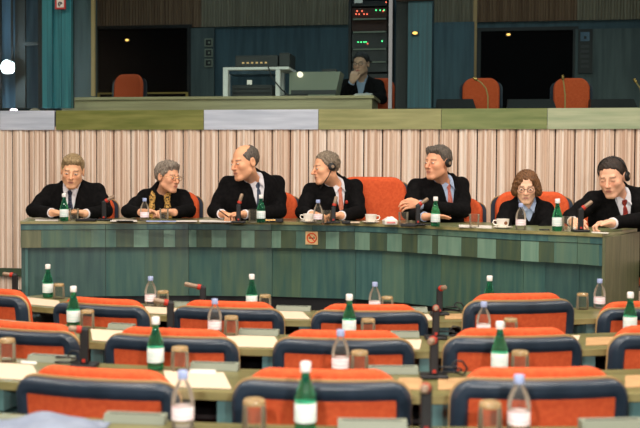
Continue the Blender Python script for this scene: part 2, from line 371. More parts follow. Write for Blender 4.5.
b = MB(); p0 = wl(268, 66, .6); p1 = wl(272, 78, .57); p2 = wl(282, 90, .56); p3 = wl(290, 96, .56)
b.tube([T @ p for p in (p0, p0.lerp(p1, .5)+Vector((0,-.02,.01)), p1, p2, p3)], .006); b.build('cable', 'blackmetal', t)
t = wthing('projector', 315, .7, ZD, 'pale grey projector with round lens standing behind the glass beside the white table', 'projector'); T = Loc(315, .7, ZD).T
b = MB(); ua, ub, _, zz = wrect(289, 71.5, 340, 97, .7); b.add([(ua, .7, ZD+.02), (ub-.05, .7, ZD+.02), (ub-.05, 1.0, ZD+.02), (ua, 1.0, ZD+.02), (ua+.0, .72, zz), (ub, .72, zz), (ub, 1.0, zz), (ua, 1.0, zz)], [(0,3,2,1),(4,5,6,7),(0,1,5,4),(1,2,6,5),(2,3,7,6),(3,0,4,7)], 0, False, T); b.build('casing', 'console', t)
b = MB(); c = wl(300, 74.5, .7); b.lathe([(.0, 0), (.028, 0), (.028, .03), (.02, .03), (.0, .02)], 20, 0, T @ Matrix.Translation((c.x, .72, c.z)) @ Matrix.Rotation(PI/2, 4, 'X')); b.build('lens', lamp('lens_glow', (1, .85, .6), 1.5), t)
wb(t, 'front_slot', 'dgrey', [(291, 90, 336, 94, .69, .02)], T); wb(t, 'top_unit', 'dgrey', [(322, 69, 336, 72, .75, .1)], T)
# equipment rack
VR = 2.4
t = wthing('equipment_rack', 371, VR, GF, 'tall black equipment rack with red and green lights behind the seated interpreter', 'rack'); T = Loc(371, VR, GF).T
ua, ub, _, zz = wrect(351, -20, 388, 100, VR)
b = MB().box((ua-.03, VR, GF), (ua, VR+.5, zz), 0, T).box((ub, VR, GF), (ub+.03, VR+.5, zz), 0, T).box((ua, VR+.48, GF), (ub, VR+.5, zz), 0, T).box((ua-.03, VR, zz), (ub+.03, VR+.5, zz+.02), 0, T); b.build('cabinet', 'black', t)
for (ya, yb) in [(-8, 0), (1, 6), (8, 18), (20, 31), (33, 48), (50, 61), (63, 72), (74, 86)]:
    b = MB(); u_, w_, z_, y_ = wrect(352, ya, 387, yb, VR+.02); b.box((u_, VR+.02, z_), (w_, VR+.4, y_), 0, T); b.build('rack_unit', 'gap' if ya in (8, 20) else 'blackmetal', t)
for y in (18.8, 31.8, 49, 61.8):
    b = MB(); u_, w_, z_, y_ = wrect(353 if y < 60 else 372, y-.5, 386, y+.7, VR-.01); b.box((u_, VR-.01, z_), (w_, VR+.015, y_), 0, T); b.build('shelf_edge', 'console', t)
for nm, c, pts in (('green_light', (.1, 1, .3), [(376,10),(380,10),(384,10),(358,42),(361,42),(364,42),(366,42),(382,41),(358,55)]), ('red_light', (1, .15, .08), [(357,11),(359,14),(362,11),(364,14),(367,14),(367.5,43.5),(356,14),(386,2),(383,11)])):
    lm = lamp(nm, c, 2.2)
    for (x, y) in pts: b = MB(); u_, w_, z_, y_ = wrect(x-.5, y-.5, x+.5, y+.5, VR); b.box((u_, VR-.004, z_), (w_, VR+.019, y_), 0, T); b.build(nm, lm, t)
wb(t, 'paper_note', 'paperw', [(354.5, -2, 362.5, 3, VR-.005, .005)], T)
# wall switches, wall intercom, exit sign, doorway lamps
for y, lab in ((42.5, 'square wall switch on the dark gallery wall, top one of three'), (52.8, 'square wall switch on the dark gallery wall, middle one of three'), (62.8, 'square wall switch on the dark gallery wall, lowest of three')):
    t = wthing('wall_switch', 208.5, VB-.09, wl(208, y+4, VB-.07).z, lab, 'switch', 'square wall switches'); T = Loc(208.5, VB-.09, wl(208, y+4, VB-.07).z).T
    wb(t, 'plate', 'console', [(204.5, y-4, 212.5, y+4, VB-.08, .018)], T); wb(t, 'button', 'blackmetal' if y > 45 else 'black', [(205.7, y-2.8, 211.3, y+2.8, VB-.086, .008)], T)
    wb(t, 'mark', 'console', [(208, y-1, 210, y+1, VB-.088, .003)], T)
t = wthing('wall_intercom', 586, VB-.1, wl(586, 72, VB-.1).z, 'tall black intercom panel with pale square screen on the wall behind glass', 'intercom'); T = Loc(586, VB-.1, wl(586, 72, VB-.1).z).T
wb(t, 'casing', 'black', [(578.5, 29, 592.5, 73, VB-.1, .035)], T); wb(t, 'screen', 'bluereflect_parts', [(580.5, 32, 589.5, 41, VB-.105, .006)], T); wb(t, 'camera_eye', 'black', [(584, 36, 586.5, 39, VB-.108, .004)], T)
for i in range(5): wb(t, 'key_row', 'dgrey', [(581, 45+i*5, 589, 47.5+i*5, VB-.105, .006)], T)
t = wthing('fire_sign', 60, .05, wl(60, 9.5, .05).z, 'small square white sign with red border on the teal post', 'sign'); T = Loc(60, .05, wl(60, 9.5, .05).z).T
wb(t, 'frame', mat('sign_red', s2l(176, 50, 48), .5), [(55, -6, 65, 9, .03, .02)], T); wb(t, 'face', 'paperw', [(56.7, -4.5, 63.6, 7.4, .024, .007)], T)
b = MB(); c = wl(60, 4, .02); b.tube([T @ Vector((c.x+.018*math.cos(a), .022, c.z+.018*math.sin(a))) for a in [PI*.0, PI*.25, PI*.5, PI*.75, PI, PI*1.25, PI*1.5]], .005); b.tube([T @ Vector((c.x-.005, .022, c.z-.004)), T @ Vector((c.x+.01, .022, c.z+.006))], .006); b.build('symbol', 'black', t)
for px, py, lab in ((127, 40, 'tiny amber lamp glowing in the left dark doorway'), (508.5, 34.5, 'tiny amber lamp glowing in the right dark doorway'), (415, 33, 'tiny amber lamp glowing on the dark teal panel right of the silver pole')):
    c = wl(px, py, VB-.05 if px != 415 else .37); b = MB().ball((0,0,0), (.024,.012,.014), 0).box((-.03, .012, -.018), (.03, .045, .018), 1); o = b.build('indicator_lamp', [lamp('amber_lamp', (1, .5, .12), 2), 'black'], None, WM @ c, -WA); tag(o, lab, 'lamp', 'doorway lamps')
c = wl(7.5, 67, .30); t = empty('spotlight', WM @ c, -WA, 'bright white spotlight shining behind the glass at the left edge', 'lamp')
MB().ball((0,0,0), .055, 0).build('bulb', lamp('spot_glow', (.85, .95, 1), 14), t); MB().lathe([(.02, .12), (.06, .05), (.075, 0), (.07, 0), (.055, .05), (.015, .115)], 20, 0, Matrix.Rotation(-PI/2, 4, 'X')).build('reflector', 'chrome', t)
L = bpy.data.lights.new('spotlight_beam', 'POINT'); L.energy = 16; L.color = (.75,.9,1); L.shadow_soft_size = .06; lo = bpy.data.objects.new('spotlight_beam', L); col.objects.link(lo); lo.location = WM @ c + Vector((0,-.1,0))
MB().tube([(0, .1, 0), (0, .1, .6), (0, .1, 4.68-c.z)], .012).build('rod', 'blackmetal', t)
c = wl(7, 109.5, .0); t = empty('reading_lamp', WM @ Vector((c.x, .15, ZL)), -WA, 'small pink glowing lamp standing on the pale ledge at far left', 'lamp')
MB().lathe([(.04, 0), (.04, .012), (.01, .02)], 16).build('base', 'black', t); MB().ball((0, -.01, .022), (.035,.03,.014), 0).build('bulb', lamp('pink_glow', (1, .7, .8), 6), t)
c = wl(35, 109, .0); b = MB().lathe([(.045, 0), (.05, .01), (.03, .022), (.01, .028)], 16); o = b.build('ashtray', 'console', None, WM @ Vector((c.x, .0, ZL)), -WA); tag(o, 'small pale dish on the white ledge near the left edge', 'dish')
# thin yellow rail in the left doorway
b = MB(); ua, ub, za, zb = wrect(97, 92.4, 188, 93.8, VB-.4); b.box((ua, VB-.4, za), (ub, VB-.38, zb))
for q in (ua, ub-.03): b.box((q, VB-.4, GF), (q+.03, VB-.38, za))
o = b.build('handrail', mat('yellow_rail', s2l(170, 140, 70), .5), None); onwall(o); tag(o, 'thin yellow rail across the dark doorway behind the orange chair', 'rail')
# photographer's flash beside the camera
for x in (-.35, .45):
    L = bpy.data.lights.new('flash', 'AREA'); L.shape = 'DISK'; L.size = .16; L.energy = 58; L.color = (1, .96, .92)
    lo = bpy.data.objects.new('flash', L); col.objects.link(lo); lo.location = (x, -.25, 1.95); lo.rotation_euler = (math.radians(86), 0, 0)
# ================================================================== ceiling lights
lt = None
EN = 27
for j, y in enumerate((1.9, 4.1, 6.3)):
    for i, x in enumerate((-4, -1.35, 1.35, 4)):
        if lt is None:
            lt = empty('ceiling_light', (x, y, 4.7), 0, 'x', 'lamp')
            b = MB()
            for q in ((-.62,-.32,-.6,.32), (.6,-.32,.62,.32), (-.6,-.32,.6,-.3), (-.6,.3,.6,.32)): b.box((q[0], q[1], -.06), (q[2], q[3], 0))
            b.build('frame', 'white', lt); MB().box((-.6,-.3,-.045), (.6,.3,-.03)).build('diffuser', lamp('diffuser_glow', (1,.9,.78), 2.5), lt); o = lt
        else: o = dup(lt, (x, y, 4.7))
        tag(o, 'rectangular white ceiling light over the hall', 'lamp', 'ceiling lights of the hall')
        L = bpy.data.lights.new('panel_light', 'AREA'); L.shape = 'RECTANGLE'; L.size = 1.1; L.size_y = .55; L.energy = EN*(2.4, 2.0, 1.1)[j]; L.color = (1, .90, .78)
        lo = bpy.data.objects.new('panel_light', L); col.objects.link(lo); lo.location = (x, y, 4.63)
# ================================================================== the rostrum
TOPZ = 1.16; LIPB = 1.14
fpx = [(20,224),(105,223.7),(188,223.6),(271,224.3),(354,225.7),(398,227.2),(437,229.0),(478,231.6),(520,233.4),(577,236.2),(603,237.3)]
FP = [atz(a, b, LIPB) for a, b in fpx]; FP = [Vector((p.x, p.y)) for p in FP]
# smooth the distances a little
ys = [p.y for p in FP]; ys2 = ys[:]
for i in range(1, len(ys)-1): ys2[i] = .25*ys[i-1]+.5*ys[i]+.25*ys[i+1] if i not in () else ys[i]
FP = [Vector(((a-CX)/F*y, y)) for (a, b), y in zip(fpx, ys2)]
ec = at(638, 228.5, 1); ec = atz(638, 228.5, TOPZ); EC = Vector((ec.x, ec.y))
def normals(P):
    out = []
    for i in range(len(P)):
        a = P[max(i-1, 0)]; b = P[min(i+1, len(P)-1)]; t = (b-a).normalized(); out.append(Vector((-t.y, t.x)))
    return out
NP = normals(FP); NP[-1] = (EC-FP[-1]).normalized(); DW = (EC-FP[-1]).length
NP[-2] = (NP[-2]+NP[-1]).normalized()
def off(P, d): return [p+n*d for p, n in zip(P, NP)]
def band(mb, d0, d1, z0, z1, i0=0, i1=None, mi=0, gap=0):
    i1 = len(FP)-1 if i1 is None else i1
    A = off(FP, d0)[i0:i1+1]; B = off(FP, d1)[i0:i1+1]
    if gap:
        A[0] = A[0].lerp(A[1], gap); B[0] = B[0].lerp(B[1], gap); A[-1] = A[-1].lerp(A[-2], gap); B[-1] = B[-1].lerp(B[-2], gap)
    n = len(A); vs = [(p.x, p.y, z) for z in (z0, z1) for p in A]+[(p.x, p.y, z) for z in (z0, z1) for p in B]
    fs = []
    for i in range(n-1):
        fs += [(i, i+1, n+i+1, n+i), (2*n+i+1, 2*n+i, 3*n+i, 3*n+i+1), (n+i, n+i+1, 3*n+i+1, 3*n+i), (i+1, i, 2*n+i, 2*n+i+1)]
    fs += [(0, n, 3*n, 2*n), (n-1, 3*n-1, 4*n-1, 2*n-1)]
    mb.add(vs, fs, mi); return mb
dais = empty('rostrum_desk', (0, 7.2, PLAT), 0, 'long curved green stained panel desk at which the seven seated people sit', 'desk')
DT = Matrix.Translation((0, -7.2, -PLAT))
def dpart(mb, name, mats):
    mb.v = [tuple(DT @ Vector(v)) for v in mb.v]; return mb.build(name, mats, dais)
b = band(MB(), 0, DW-.02, LIPB, TOPZ); band(b, -.004, .012, LIPB+.0005, TOPZ-.001, mi=1); dpart(b, 'tabletop', ['daistop', 'lip'])
seams = [0, 1, 2, 3, 4, 6, 8, 9, 10]
APB = LIPB-.172; PB = .605
band_m = ['st_dark', 'st_mid', 'st_light', 'st_teal']
def interp(pts, t, i0, i1):               # point a fraction t of the way from seam i0 to i1
    seg = [(pts[k+1]-pts[k]).length for k in range(i0, i1)]; L_ = sum(seg)*t
    for k, s_ in enumerate(seg):
        if L_ <= s_ or k == len(seg)-1: return pts[i0+k].lerp(pts[i0+k+1], min(1, L_/s_))
        L_ -= s_
def staves(mb, d0, z0, z1, i0, i1, fr, mis, th=.015):
    A = off(FP, d0); B = off(FP, d0+th)
    for k in range(len(fr)-1):
        a0 = interp(A, fr[k], i0, i1); a1 = interp(A, fr[k+1], i0, i1); b0 = interp(B, fr[k], i0, i1); b1 = interp(B, fr[k+1], i0, i1)
        e = .0012 if k else .003; dv = (a1-a0).normalized()
        a0 = a0+dv*e; b0 = b0+dv*e
        mb.add([(a0.x,a0.y,z0),(a1.x,a1.y,z0),(b1.x,b1.y,z0),(b0.x,b0.y,z0),(a0.x,a0.y,z1),(a1.x,a1.y,z1),(b1.x,b1.y,z1),(b0.x,b0.y,z1)], [(0,3,2,1),(4,5,6,7),(0,1,5,4),(1,2,6,5),(2,3,7,6),(3,0,4,7)], mis[k])
SM = ['st_light', 'st_dark', 'st_mid', 'st_teal', 'endpanel', 'st_panel', 'st_panel2', 'st_dim']
ap = [([0,.24,.83,1],[4,6,2]), ([0,.13,.34,.52,.70,.84,1],[2,1,0,1,0,1]), ([0,.1,.28,.46,.64,.8,1],[0,1,0,1,0,1]), ([0,.12,.3,.5,.66,.82,1],[0,1,2,1,0,1]),
      ([0,.12,.34,.56,.76,1],[0,1,0,1,0]), ([0,.18,.4,.62,.8,1],[1,0,1,2,0]), ([0,.3,.55,.78,1],[1,0,1,2]), ([0,.35,.7,1],[0,1,2])]
ap[4] = ([0,.18,.38,.55,.75,.93,1],[0,1,0,1,0,1]); ap[5] = ([0,.3,.5,.72,1],[0,1,0,1]); ap[6] = ([0,.33,.6,1],[0,1,2]); ap[7] = ([0,.85,1],[2,3])
for k in range(8):
    i0, i1 = seams[k], seams[k+1]
    b = MB(); staves(b, .012, APB, LIPB-.046, i0, i1, *ap[k])
    staves(b, .008, LIPB-.042, LIPB-.001, i0, i1, [0, .5, 1], [2 if k % 2 else 3, 3 if k % 2 else 2])
    dpart(b, 'apron_panel', SM)
    b = MB(); staves(b, .05, PB, APB-.002, i0, i1, *[([0,1],[7]), ([0,.47,1],[5,6]), ([0,.4,1],[5,6]), ([0,.35,1],[6,5]), ([0,.3,.55,1],[3,2,5]), ([0,.5,1],[6,5]), ([0,.4,1],[5,7]), ([0,1],[7])][k], th=.02)
    dpart(b, 'front_panel', SM)
b = MB(); band(b, .075, .09, PLAT+.001, LIPB-.01, mi=0); band(b, .024, .05, APB+.004, LIPB-.003, mi=0); band(b, .3, .32, PLAT+.001, PB+.02, mi=0); dpart(b, 'backing', 'black')
# closed right-hand end
A = FP[-1]; dv = (EC-A).normalized(); sd = Vector((dv.y, -dv.x)); b = MB()
for k in range(5):
    p = A+dv*(DW-.02)*(k/5); q = A+dv*((DW-.02)*((k+1)/5)-.003); o1 = sd*.018
    za = PLAT+.002
    b.add([(p.x,p.y,za),(q.x,q.y,za),(q.x+o1.x,q.y+o1.y,za),(p.x+o1.x,p.y+o1.y,za),(p.x,p.y,LIPB-.001),(q.x,q.y,LIPB-.001),(q.x+o1.x,q.y+o1.y,LIPB-.001),(p.x+o1.x,p.y+o1.y,LIPB-.001)], [(0,3,2,1),(4,5,6,7),(0,1,5,4),(1,2,6,5),(2,3,7,6),(3,0,4,7)], 0)
dpart(b, 'end_panel', 'endpanel')
A = FP[0]; n0 = NP[0]; t0 = (FP[1]-FP[0]).normalized(); b = MB()
for (s0, s1, z0, z1) in ((.0, .02, APB, LIPB-.001), (.03, .05, PLAT+.002, APB-.002)):
    p = A+t0*s0+n0*.03; q = A+t0*s1+n0*.03; r = q+n0*(DW-.06); s_ = p+n0*(DW-.06)
    b.prism([tuple(p), tuple(q), tuple(r), tuple(s_)], z0, z1)
dpart(b, 'end_panel', 'st_teal')
# platform
P = off(FP, .36); mb = MB(); poly = [(-6.6, P[0].y)]+[(p.x, p.y) for p in P]
poly = [(-4.4, P[0].y+.1)]+[(p.x, p.y) for p in P[:-1]]+[(5.5, 6.3), (5.5, 8.0), (-4.4, 9.5)]
wlv = lambda x, o: (WM @ Vector((x, o, 0)))
poly[-2] = (5.5, wlv(5.5/math.cos(WA), -.06).y); poly[-1] = (-4.4, wlv(-4.4/math.cos(WA), -.06).y)
mb.prism(poly, .001, PLAT); st(mb.build('floor_platform', 'carpet'))
# no smoking sign
def front_at(px):
    r = (px-CX)/F
    for a, b_ in zip(off(FP, .01)[:-1], off(FP, .01)[1:]):
        ra, rb = a.x/a.y, b_.x/b_.y
        if ra <= r <= rb:
            t = (r-ra)/(rb-ra)
            # intersection in plane
            d = b_-a; den = d.x-r*d.y; tt = (r*a.y-a.x)/den; p = a+d*tt; return p, math.atan2(d.y, d.x)
    return None
p, an = front_at(312); zc_ = at(312, 238.3, p.y).z; t = empty('no_smoking_sign', (p.x, p.y, zc_-.045), an, 'square cream no smoking sign stuck on the front of the curved desk', 'sign')
MB().box((-.046, -.006, 0), (.046, .0, .094)).build('plate', mat('cream_sign', s2l(226, 186, 132), .5), t)
rm = mat('orange_red_paint', s2l(226, 84, 30), .5)
MB().tube([(.034*math.cos(a), -.007, .047+.034*math.sin(a)) for a in [2*PI*i/28 for i in range(28)]], .0045, 8, closed=True).build('ring', rm, t)
MB().tube([(-.024, -.0075, .071), (.024, -.0075, .023)], .0045, 8).build('slash', rm, t)
MB().box((-.022, -.0072, .043), (.014, -.006, .051)).box((.016, -.0072, .043), (.022, -.006, .051)).tube([(.019,-.007,.053),(.016,-.007,.058),(.02,-.007,.063)], .0015, 6).build('cigarette', 'black', t)
# ================================================================== audience desks
CC = Vector((.3, 8.75)); NR = {1: 3.70, 2: 4.57, 3: 5.43, 4: 6.27}; DD = .42; DZ = .75
def arc(mb, r0, r1, t0, t1, z0, z1, n=40, mi=0):
    vs = []; fs = []
    for i in range(n+1):
        a = t0+(t1-t0)*i/n; s, c = math.sin(a), math.cos(a)
        for r, z in ((r1, z0), (r0, z0), (r0, z1), (r1, z1)): vs.append((CC.x+r*s, CC.y-r*c, z))
    for i in range(n):
        o = 4*i
        for k in range(4): fs.append((o+k, o+4+k, o+4+(k+1) % 4, o+(k+1) % 4))
    fs += [(0,1,2,3), (4*n+3, 4*n+2, 4*n+1, 4*n)]
    mb.add(vs, fs, mi, False); return mb
def row_at(px, r, z=DZ):                    # point on the circle of radius r seen in column px
    k = (px-CX)/F; a = 1+k*k; bq = -2*(k*CC.x+CC.y); c_ = CC.x**2+CC.y**2-r*r
    y = (-bq-math.sqrt(bq*bq-4*a*c_))/(2*a); return Vector((k*y, y, z))
def ang(p): return math.atan2(p.x-CC.x, CC.y-p.y)
rowlab = {1: 'farthest curved olive desk of the audience, just below the green panel desk', 2: 'second curved olive desk back from the panel desk', 3: 'third curved olive desk back from the panel desk', 4: 'nearest curved olive desk, at the bottom edge of the photo'}
tr_ = {1: (-.66, .395), 2: (-.50, .50), 3: (-.38, .42), 4: (-.30, .32)}
sup = {1: [-60, 105, 306, 443, 590], 2: [-60, 100, 271, 427, 588], 3: [0, 228, 440, 637], 4: [60, 210, 430, 590]}
for r in (1, 2, 3, 4):
    R_ = NR[r]; t0, t1 = tr_[r]; o = (CC.x, CC.y-R_)
    t = empty('audience_desk', (o[0], o[1], 0), 0, rowlab[r], 'desk', None); T = Matrix.Translation((-o[0], -o[1], 0))
    def ab(mb, n, m):
        mb.v = [tuple(T @ Vector(v)) for v in mb.v]; return mb.build(n, m, t)
    ab(arc(MB(), R_-DD, R_-.012, t0, t1, DZ-.025, DZ), 'tabletop', 'table'); ab(arc(MB(), R_-.0118, R_, t0, t1, DZ-.028, DZ+.0005), 'edge_strip', 'lip')
    ab(arc(MB(), R_-DD+.03, R_-DD+.05, t0+.01, t1-.01, .22, DZ-.026), 'modesty_panel', 'black')
    ab(arc(MB(), R_-DD+.051, R_-.13, t0+.01, t1-.01, DZ-.125, DZ-.11), 'under_shelf', 'black')
    for px in sup[r]:
        a = ang(row_at(px, R_-.05)); m = MB(); m.box((-.03, .02, .0), (.03, DD-.055, DZ-.126), bev=.004); m.box((-.03, .02, DZ-.109), (.03, DD-.055, DZ-.026)); m.box((-.05, .0, .0), (.05, DD-.052, .03))
        # the desk curves round CC: place each support radially
        Tm = Matrix.Translation((CC.x+R_*math.sin(a), CC.y-R_*math.cos(a), 0)) @ Matrix.Rotation(a, 4, 'Z')
        m.v = [tuple(Tm @ Vector(v)) for v in m.v]; ab(m, 'support', 'supportteal')
# ------------------------------------------------------------------ chairs
def make_chair(name, loc, rz, label, cat='chair', zt=.835, W=.288, hb=.36, plain=False):
    """faces +y locally; its back plane is y=0, sitter at +y"""
    t = empty(name, loc, rz, label, cat)
    z0 = zt-hb; RC = .07
    def bend(x, z): return .045*(x/W)**2*1.0 + .04*(1-(z-z0)/hb) 
    def wf(z, W=W, zt=zt, RC=RC):
        q = z-(zt-RC); return W if q <= 0 else W-RC+math.sqrt(max(RC*RC-q*q, 0))
    def edge(x, z): return max(0, min(wf(z)-abs(x), zt-z, z-z0))
    def yb_n(x, z):
        e = edge(x, z); rim = -.015*min(1, e/.012, max(0, (.052-e)/.006))**.7 if e < .052 else 0
        return bend(x, z)+.016+rim
    b = MB().slab(wf, z0, zt, 34, 26, yb_n, lambda x, z: bend(x, z)+.055, 0); b.build('back_shell', 'navy', t)
    wi = lambda z: W-.05
    b = MB().slab(wi, z0+.04, zt-.052, 12, 6, lambda x, z: bend(x, z)+.013, lambda x, z: bend(x, z)+.03); b.build('rear_panel', 'orange', t)
    zc2 = zt+.036
    wc = lambda z, W=W-.028, zt=zc2, RC=.11: (W if z <= zt-RC else W-RC+math.sqrt(max(RC*RC-(z-zt+RC)**2, 0)))
    def puff(x, z):
        e = max(0, min(wc(z)-abs(x), zc2-z, z-z0)); return math.sqrt(max(0, 1-(1-min(e/.03, 1))**2))
    b = MB().slab(wc, z0-.02, zc2, 34, 22, lambda x, z: bend(x, z)+.078-.026*puff(x, z), lambda x, z: bend(x, z)+.08+.045*puff(x, z)); b.build('cushion', 'orange', t)
    wp = lambda z: wf(z, W+.002, zt+.007, RC)
    if not plain: b = MB().slab(wp, z0+.1, zt+.008, 30, 16, lambda x, z: bend(x, z)+.044, lambda x, z: bend(x, z)+.0535).build('piping', 'piping', t)
    # seat
    sw = W-.02; b = MB()
    b.box((-sw, .10, .38), (sw, .52, .46), bev=.03); b.build('seat', 'orange', t)
    b = MB(); b.box((-sw+.01, .1, .35), (sw-.01, .5, .379), bev=.01); b.box((-.04, .02, .33), (.04, .12, z0+.06), bev=.01); b.build('seat_frame', 'navy', t)
    b = MB(); b.lathe([(.03, .05), (.03, .348)], 16, 0, Matrix.Translation((0, .3, 0))); b.build('column', 'blackmetal', t)
    for k in range(5):
        a = PI/2+k*2*PI/5; e = (math.cos(a)*.25, .3+math.sin(a)*.25)
        b = MB().tube([(0, .3, .07), (e[0], e[1], .05)], [.022, .014], 8); b.ball((e[0], e[1], .024), .023, 0, 10); b.build('leg', 'blackmetal', t)
    return t
rows = {1: [(-22, -.012), (91, -.022), (223, -.009), (371, -.011), (527, .038), (658, -.016)], 2: [(8, -.022), (164, -.018), (344, -.01), (521, .0), (686, .0)], 3: [(85, -.024), (321.5, -.006), (550, .002)]}
cl = {1: ['orange and navy chair at the farthest desk, cut by the left edge', 'orange and navy chair at the farthest desk, second from the left edge', 'orange and navy chair at the farthest desk, left of the no smoking sign', 'orange and navy chair at the farthest desk, below the no smoking sign', 'orange and navy chair at the farthest desk, standing highest, right of the microphones', 'orange and navy chair at the farthest desk, cut by the right edge'],
      2: ['orange and navy chair at the second desk, cut by the left edge', 'orange and navy chair at the second desk, left one with a green bottle before it', 'orange and navy chair at the second desk, in the middle of the photo', 'orange and navy chair at the second desk, right of the microphones', 'orange and navy chair at the second desk, cut by the right edge'],
      3: ['large near chair with orange back panel at the bottom left', 'large near chair with orange back panel at the bottom centre', 'large near chair with orange back panel at the bottom right']}
proto = None
for r in (1, 2, 3):
    for (px, dz), lab in zip(rows[r], cl[r]):
        p = row_at(px, NR[r]+.225, 0); a = ang(p)
        if r == 3 and px < 100: a -= .05
        if proto is None: proto = make_chair('conference_chair', p, a, lab); c = proto
        else: c = dup(proto, p, a, lab)
        c['group'] = 'chairs at the audience desks'; c.scale = (1, 1, 1+dz/.835)
# rostrum chairs: face the camera
pr = make_chair('panel_chair', (0,0,0), 0, 'x', zt=.90, W=.28, hb=.46)
pch = [(86, 7.95, .90, 'orange chair back showing at the right shoulder of the grey blond man at far left'), (170, 8.1, .93, 'orange chair back beside the woman with the patterned scarf'), (267, 8.15, .93, 'orange chair back between the bald man and the man with the thin boom headset'),
       (371.5, 7.95, 1.055, 'tall wide orange chair back, mostly empty, at the centre of the panel desk'), (449, 7.75, .90, 'orange chair back behind the man with pink tie and crossed arms'), (531, 7.45, .955, 'orange chair back around the shoulders of the woman with bobbed hair'), (618, 7.15, .84, 'orange chair hidden behind the man with headphones at far right')]
for i, (px, y, h, lab) in enumerate(pch):
    p = xd(px, y, PLAT+.002); rz = PI+(0, 0, 0, 0, -.1, -.15, -.5)[i]
    c = pr if i == 0 else dup(pr, p, rz, lab)
    c.location = p; c.rotation_euler = (0,0,rz); tag(c, lab, 'chair', 'chairs behind the panel desk')
    c.scale = (1.06 if i in (3, 5) else 1, 1, (h+.036*0)/.92)
# ------------------------------------------------------------------ bottles, glasses, consoles, papers, microphones
def green_bottle(loc, lab):
    t = empty('green_bottle', loc, 0, lab, 'bottle', None)
    MB().lathe([(.026, 0), (.0305, .004), (.031, .02), (.031, .085), (.028, .105), (.02, .13), (.0145, .15), (.0125, .165), (.0125, .18)], 28).build('body', 'greenglass', t)
    MB().lathe([(.0316, .03), (.0318, .031), (.0318, .083), (.0316, .084)], 28).build('label', 'label', t)
    MB().lathe([(.0145, .172), (.0155, .174), (.0155, .197), (.0135, .2)], 20).build('cap', 'white', t)
    return t
def clear_bottle(loc, lab):
    t = empty('clear_bottle', loc, 0, lab, 'bottle', None)
    MB().lathe([(.028, 0), (.033, .004), (.033, .02), (.0315, .028), (.0315, .062), (.033, .07), (.033, .082), (.029, .104), (.02, .125), (.0125, .138), (.0115, .148)], 28).build('body', 'clearpet', t)
    MB().lathe([(.0322, .027), (.0324, .028), (.0324, .064), (.0322, .065)], 28).build('label', 'pinklabel', t)
    MB().lathe([(.0142, .143), (.015, .145), (.015, .164), (.0135, .167)], 20).build('cap', 'bluecap', t)
    return t
def upturned(loc, lab):
    t = empty('water_glass', loc, 0, lab, 'glass', None)
    MB().lathe([(.0345, 0), (.0355, .002), (.0325, .074), (.031, .074), (.0335, .002), (.0325, 0)], 28).build('tumbler', 'clearglass', t)
    MB().lathe([(.0315, .0742), (.0325, .076), (.0315, .086), (.028, .0905), (.02, .0885), (.0, .088)], 28).build('base', 'baseglass', t)
    return t
def tumbler(loc, lab):
    t = empty('water_glass', loc, 0, lab, 'glass', None)
    MB().lathe([(.028, 0), (.0315, .003), (.0345, .09), (.033, .0905), (.0302, .014), (.0, .012)], 28).build('tumbler', 'clearglass', t)
    return t
def mic(loc, tipdir, lab, h=.145, rz=0, hl=.075):
    t = empty('desk_microphone', loc, rz, lab, 'microphone', None)
    MB().box((-.05, -.035, 0), (.05, .045, .014), bev=.005).build('base', 'black', t)
    MB().box((-.016, -.013, .0142), (.016, .013, h), bev=.004).build('post', 'black', t)
    d = Vector(tipdir).normalized(); s = Vector((0, 0, h-.004)); R = Matrix.Translation(s) @ rotmat(d, (0, 1, 0.1))
    MB().lathe([(.010, -.012), (.0125, .0), (.0125, .012)], 16, 0, R).build('neck', 'black', t)
    MB().lathe([(.0145, .012), (.0150, .016), (.0150, .028), (.0135, .030)], 20, 0, R).build('ring', 'red', t)
    MB().lathe([(.011, .030), (.0125, .034), (.0125, hl-.006), (.008, hl)], 16, 0, R).build('grille', 'tip', t)
    b = MB().box((-.006, -.0145, .02), (.006, -.0128, .032)); b.build('button', 'red', t)
    return t
G_ = 'green bottle with white cap'; C_ = 'clear bottle with pale blue cap'
bot = [(1, 47.5, 'g', G_+', farthest audience desk near the left edge'), (1, 252, 'g', G_+' rising above the third far chair, left of centre'), (1, 490.5, 'g', G_+' half hidden behind the highest far chair at right'),
       (2, 73, 'g', G_+' on the second desk beside the black microphone at left'), (2, 350, 'g', G_+' on the second desk at the photo centre'), (2, 632, 'g', G_+' on the second desk at the right edge'),
       (3, 155.5, 'g', G_+' on the third desk at left'), (3, 501.5, 'g', G_+' on the third desk at right'), (4, 306.5, 'g', 'nearest and largest green bottle, blurred, white cap and label'),
       (1, 150.5, 'c', C_+', farthest audience desk at left by a glass'), (1, 375.5, 'c', C_+', farthest audience desk at centre'), (1, 601, 'c', C_+', farthest audience desk near the right edge'),
       (2, 215, 'c', C_+' on the second desk left of centre'), (2, 485, 'c', C_+' on the second desk right of the microphones'), (3, 341.5, 'c', C_+' on the third desk at centre'),
       (4, 183, 'c', C_+', nearest desk at bottom left, blurred'), (4, 521.5, 'c', C_+', nearest desk at bottom right, blurred')]
for r, px, k, lab in bot:
    p = row_at(px, NR[r]-.345, DZ+.001); o = (green_bottle if k == 'g' else clear_bottle)(p, lab) ; o['group'] = 'bottles on the audience desks'
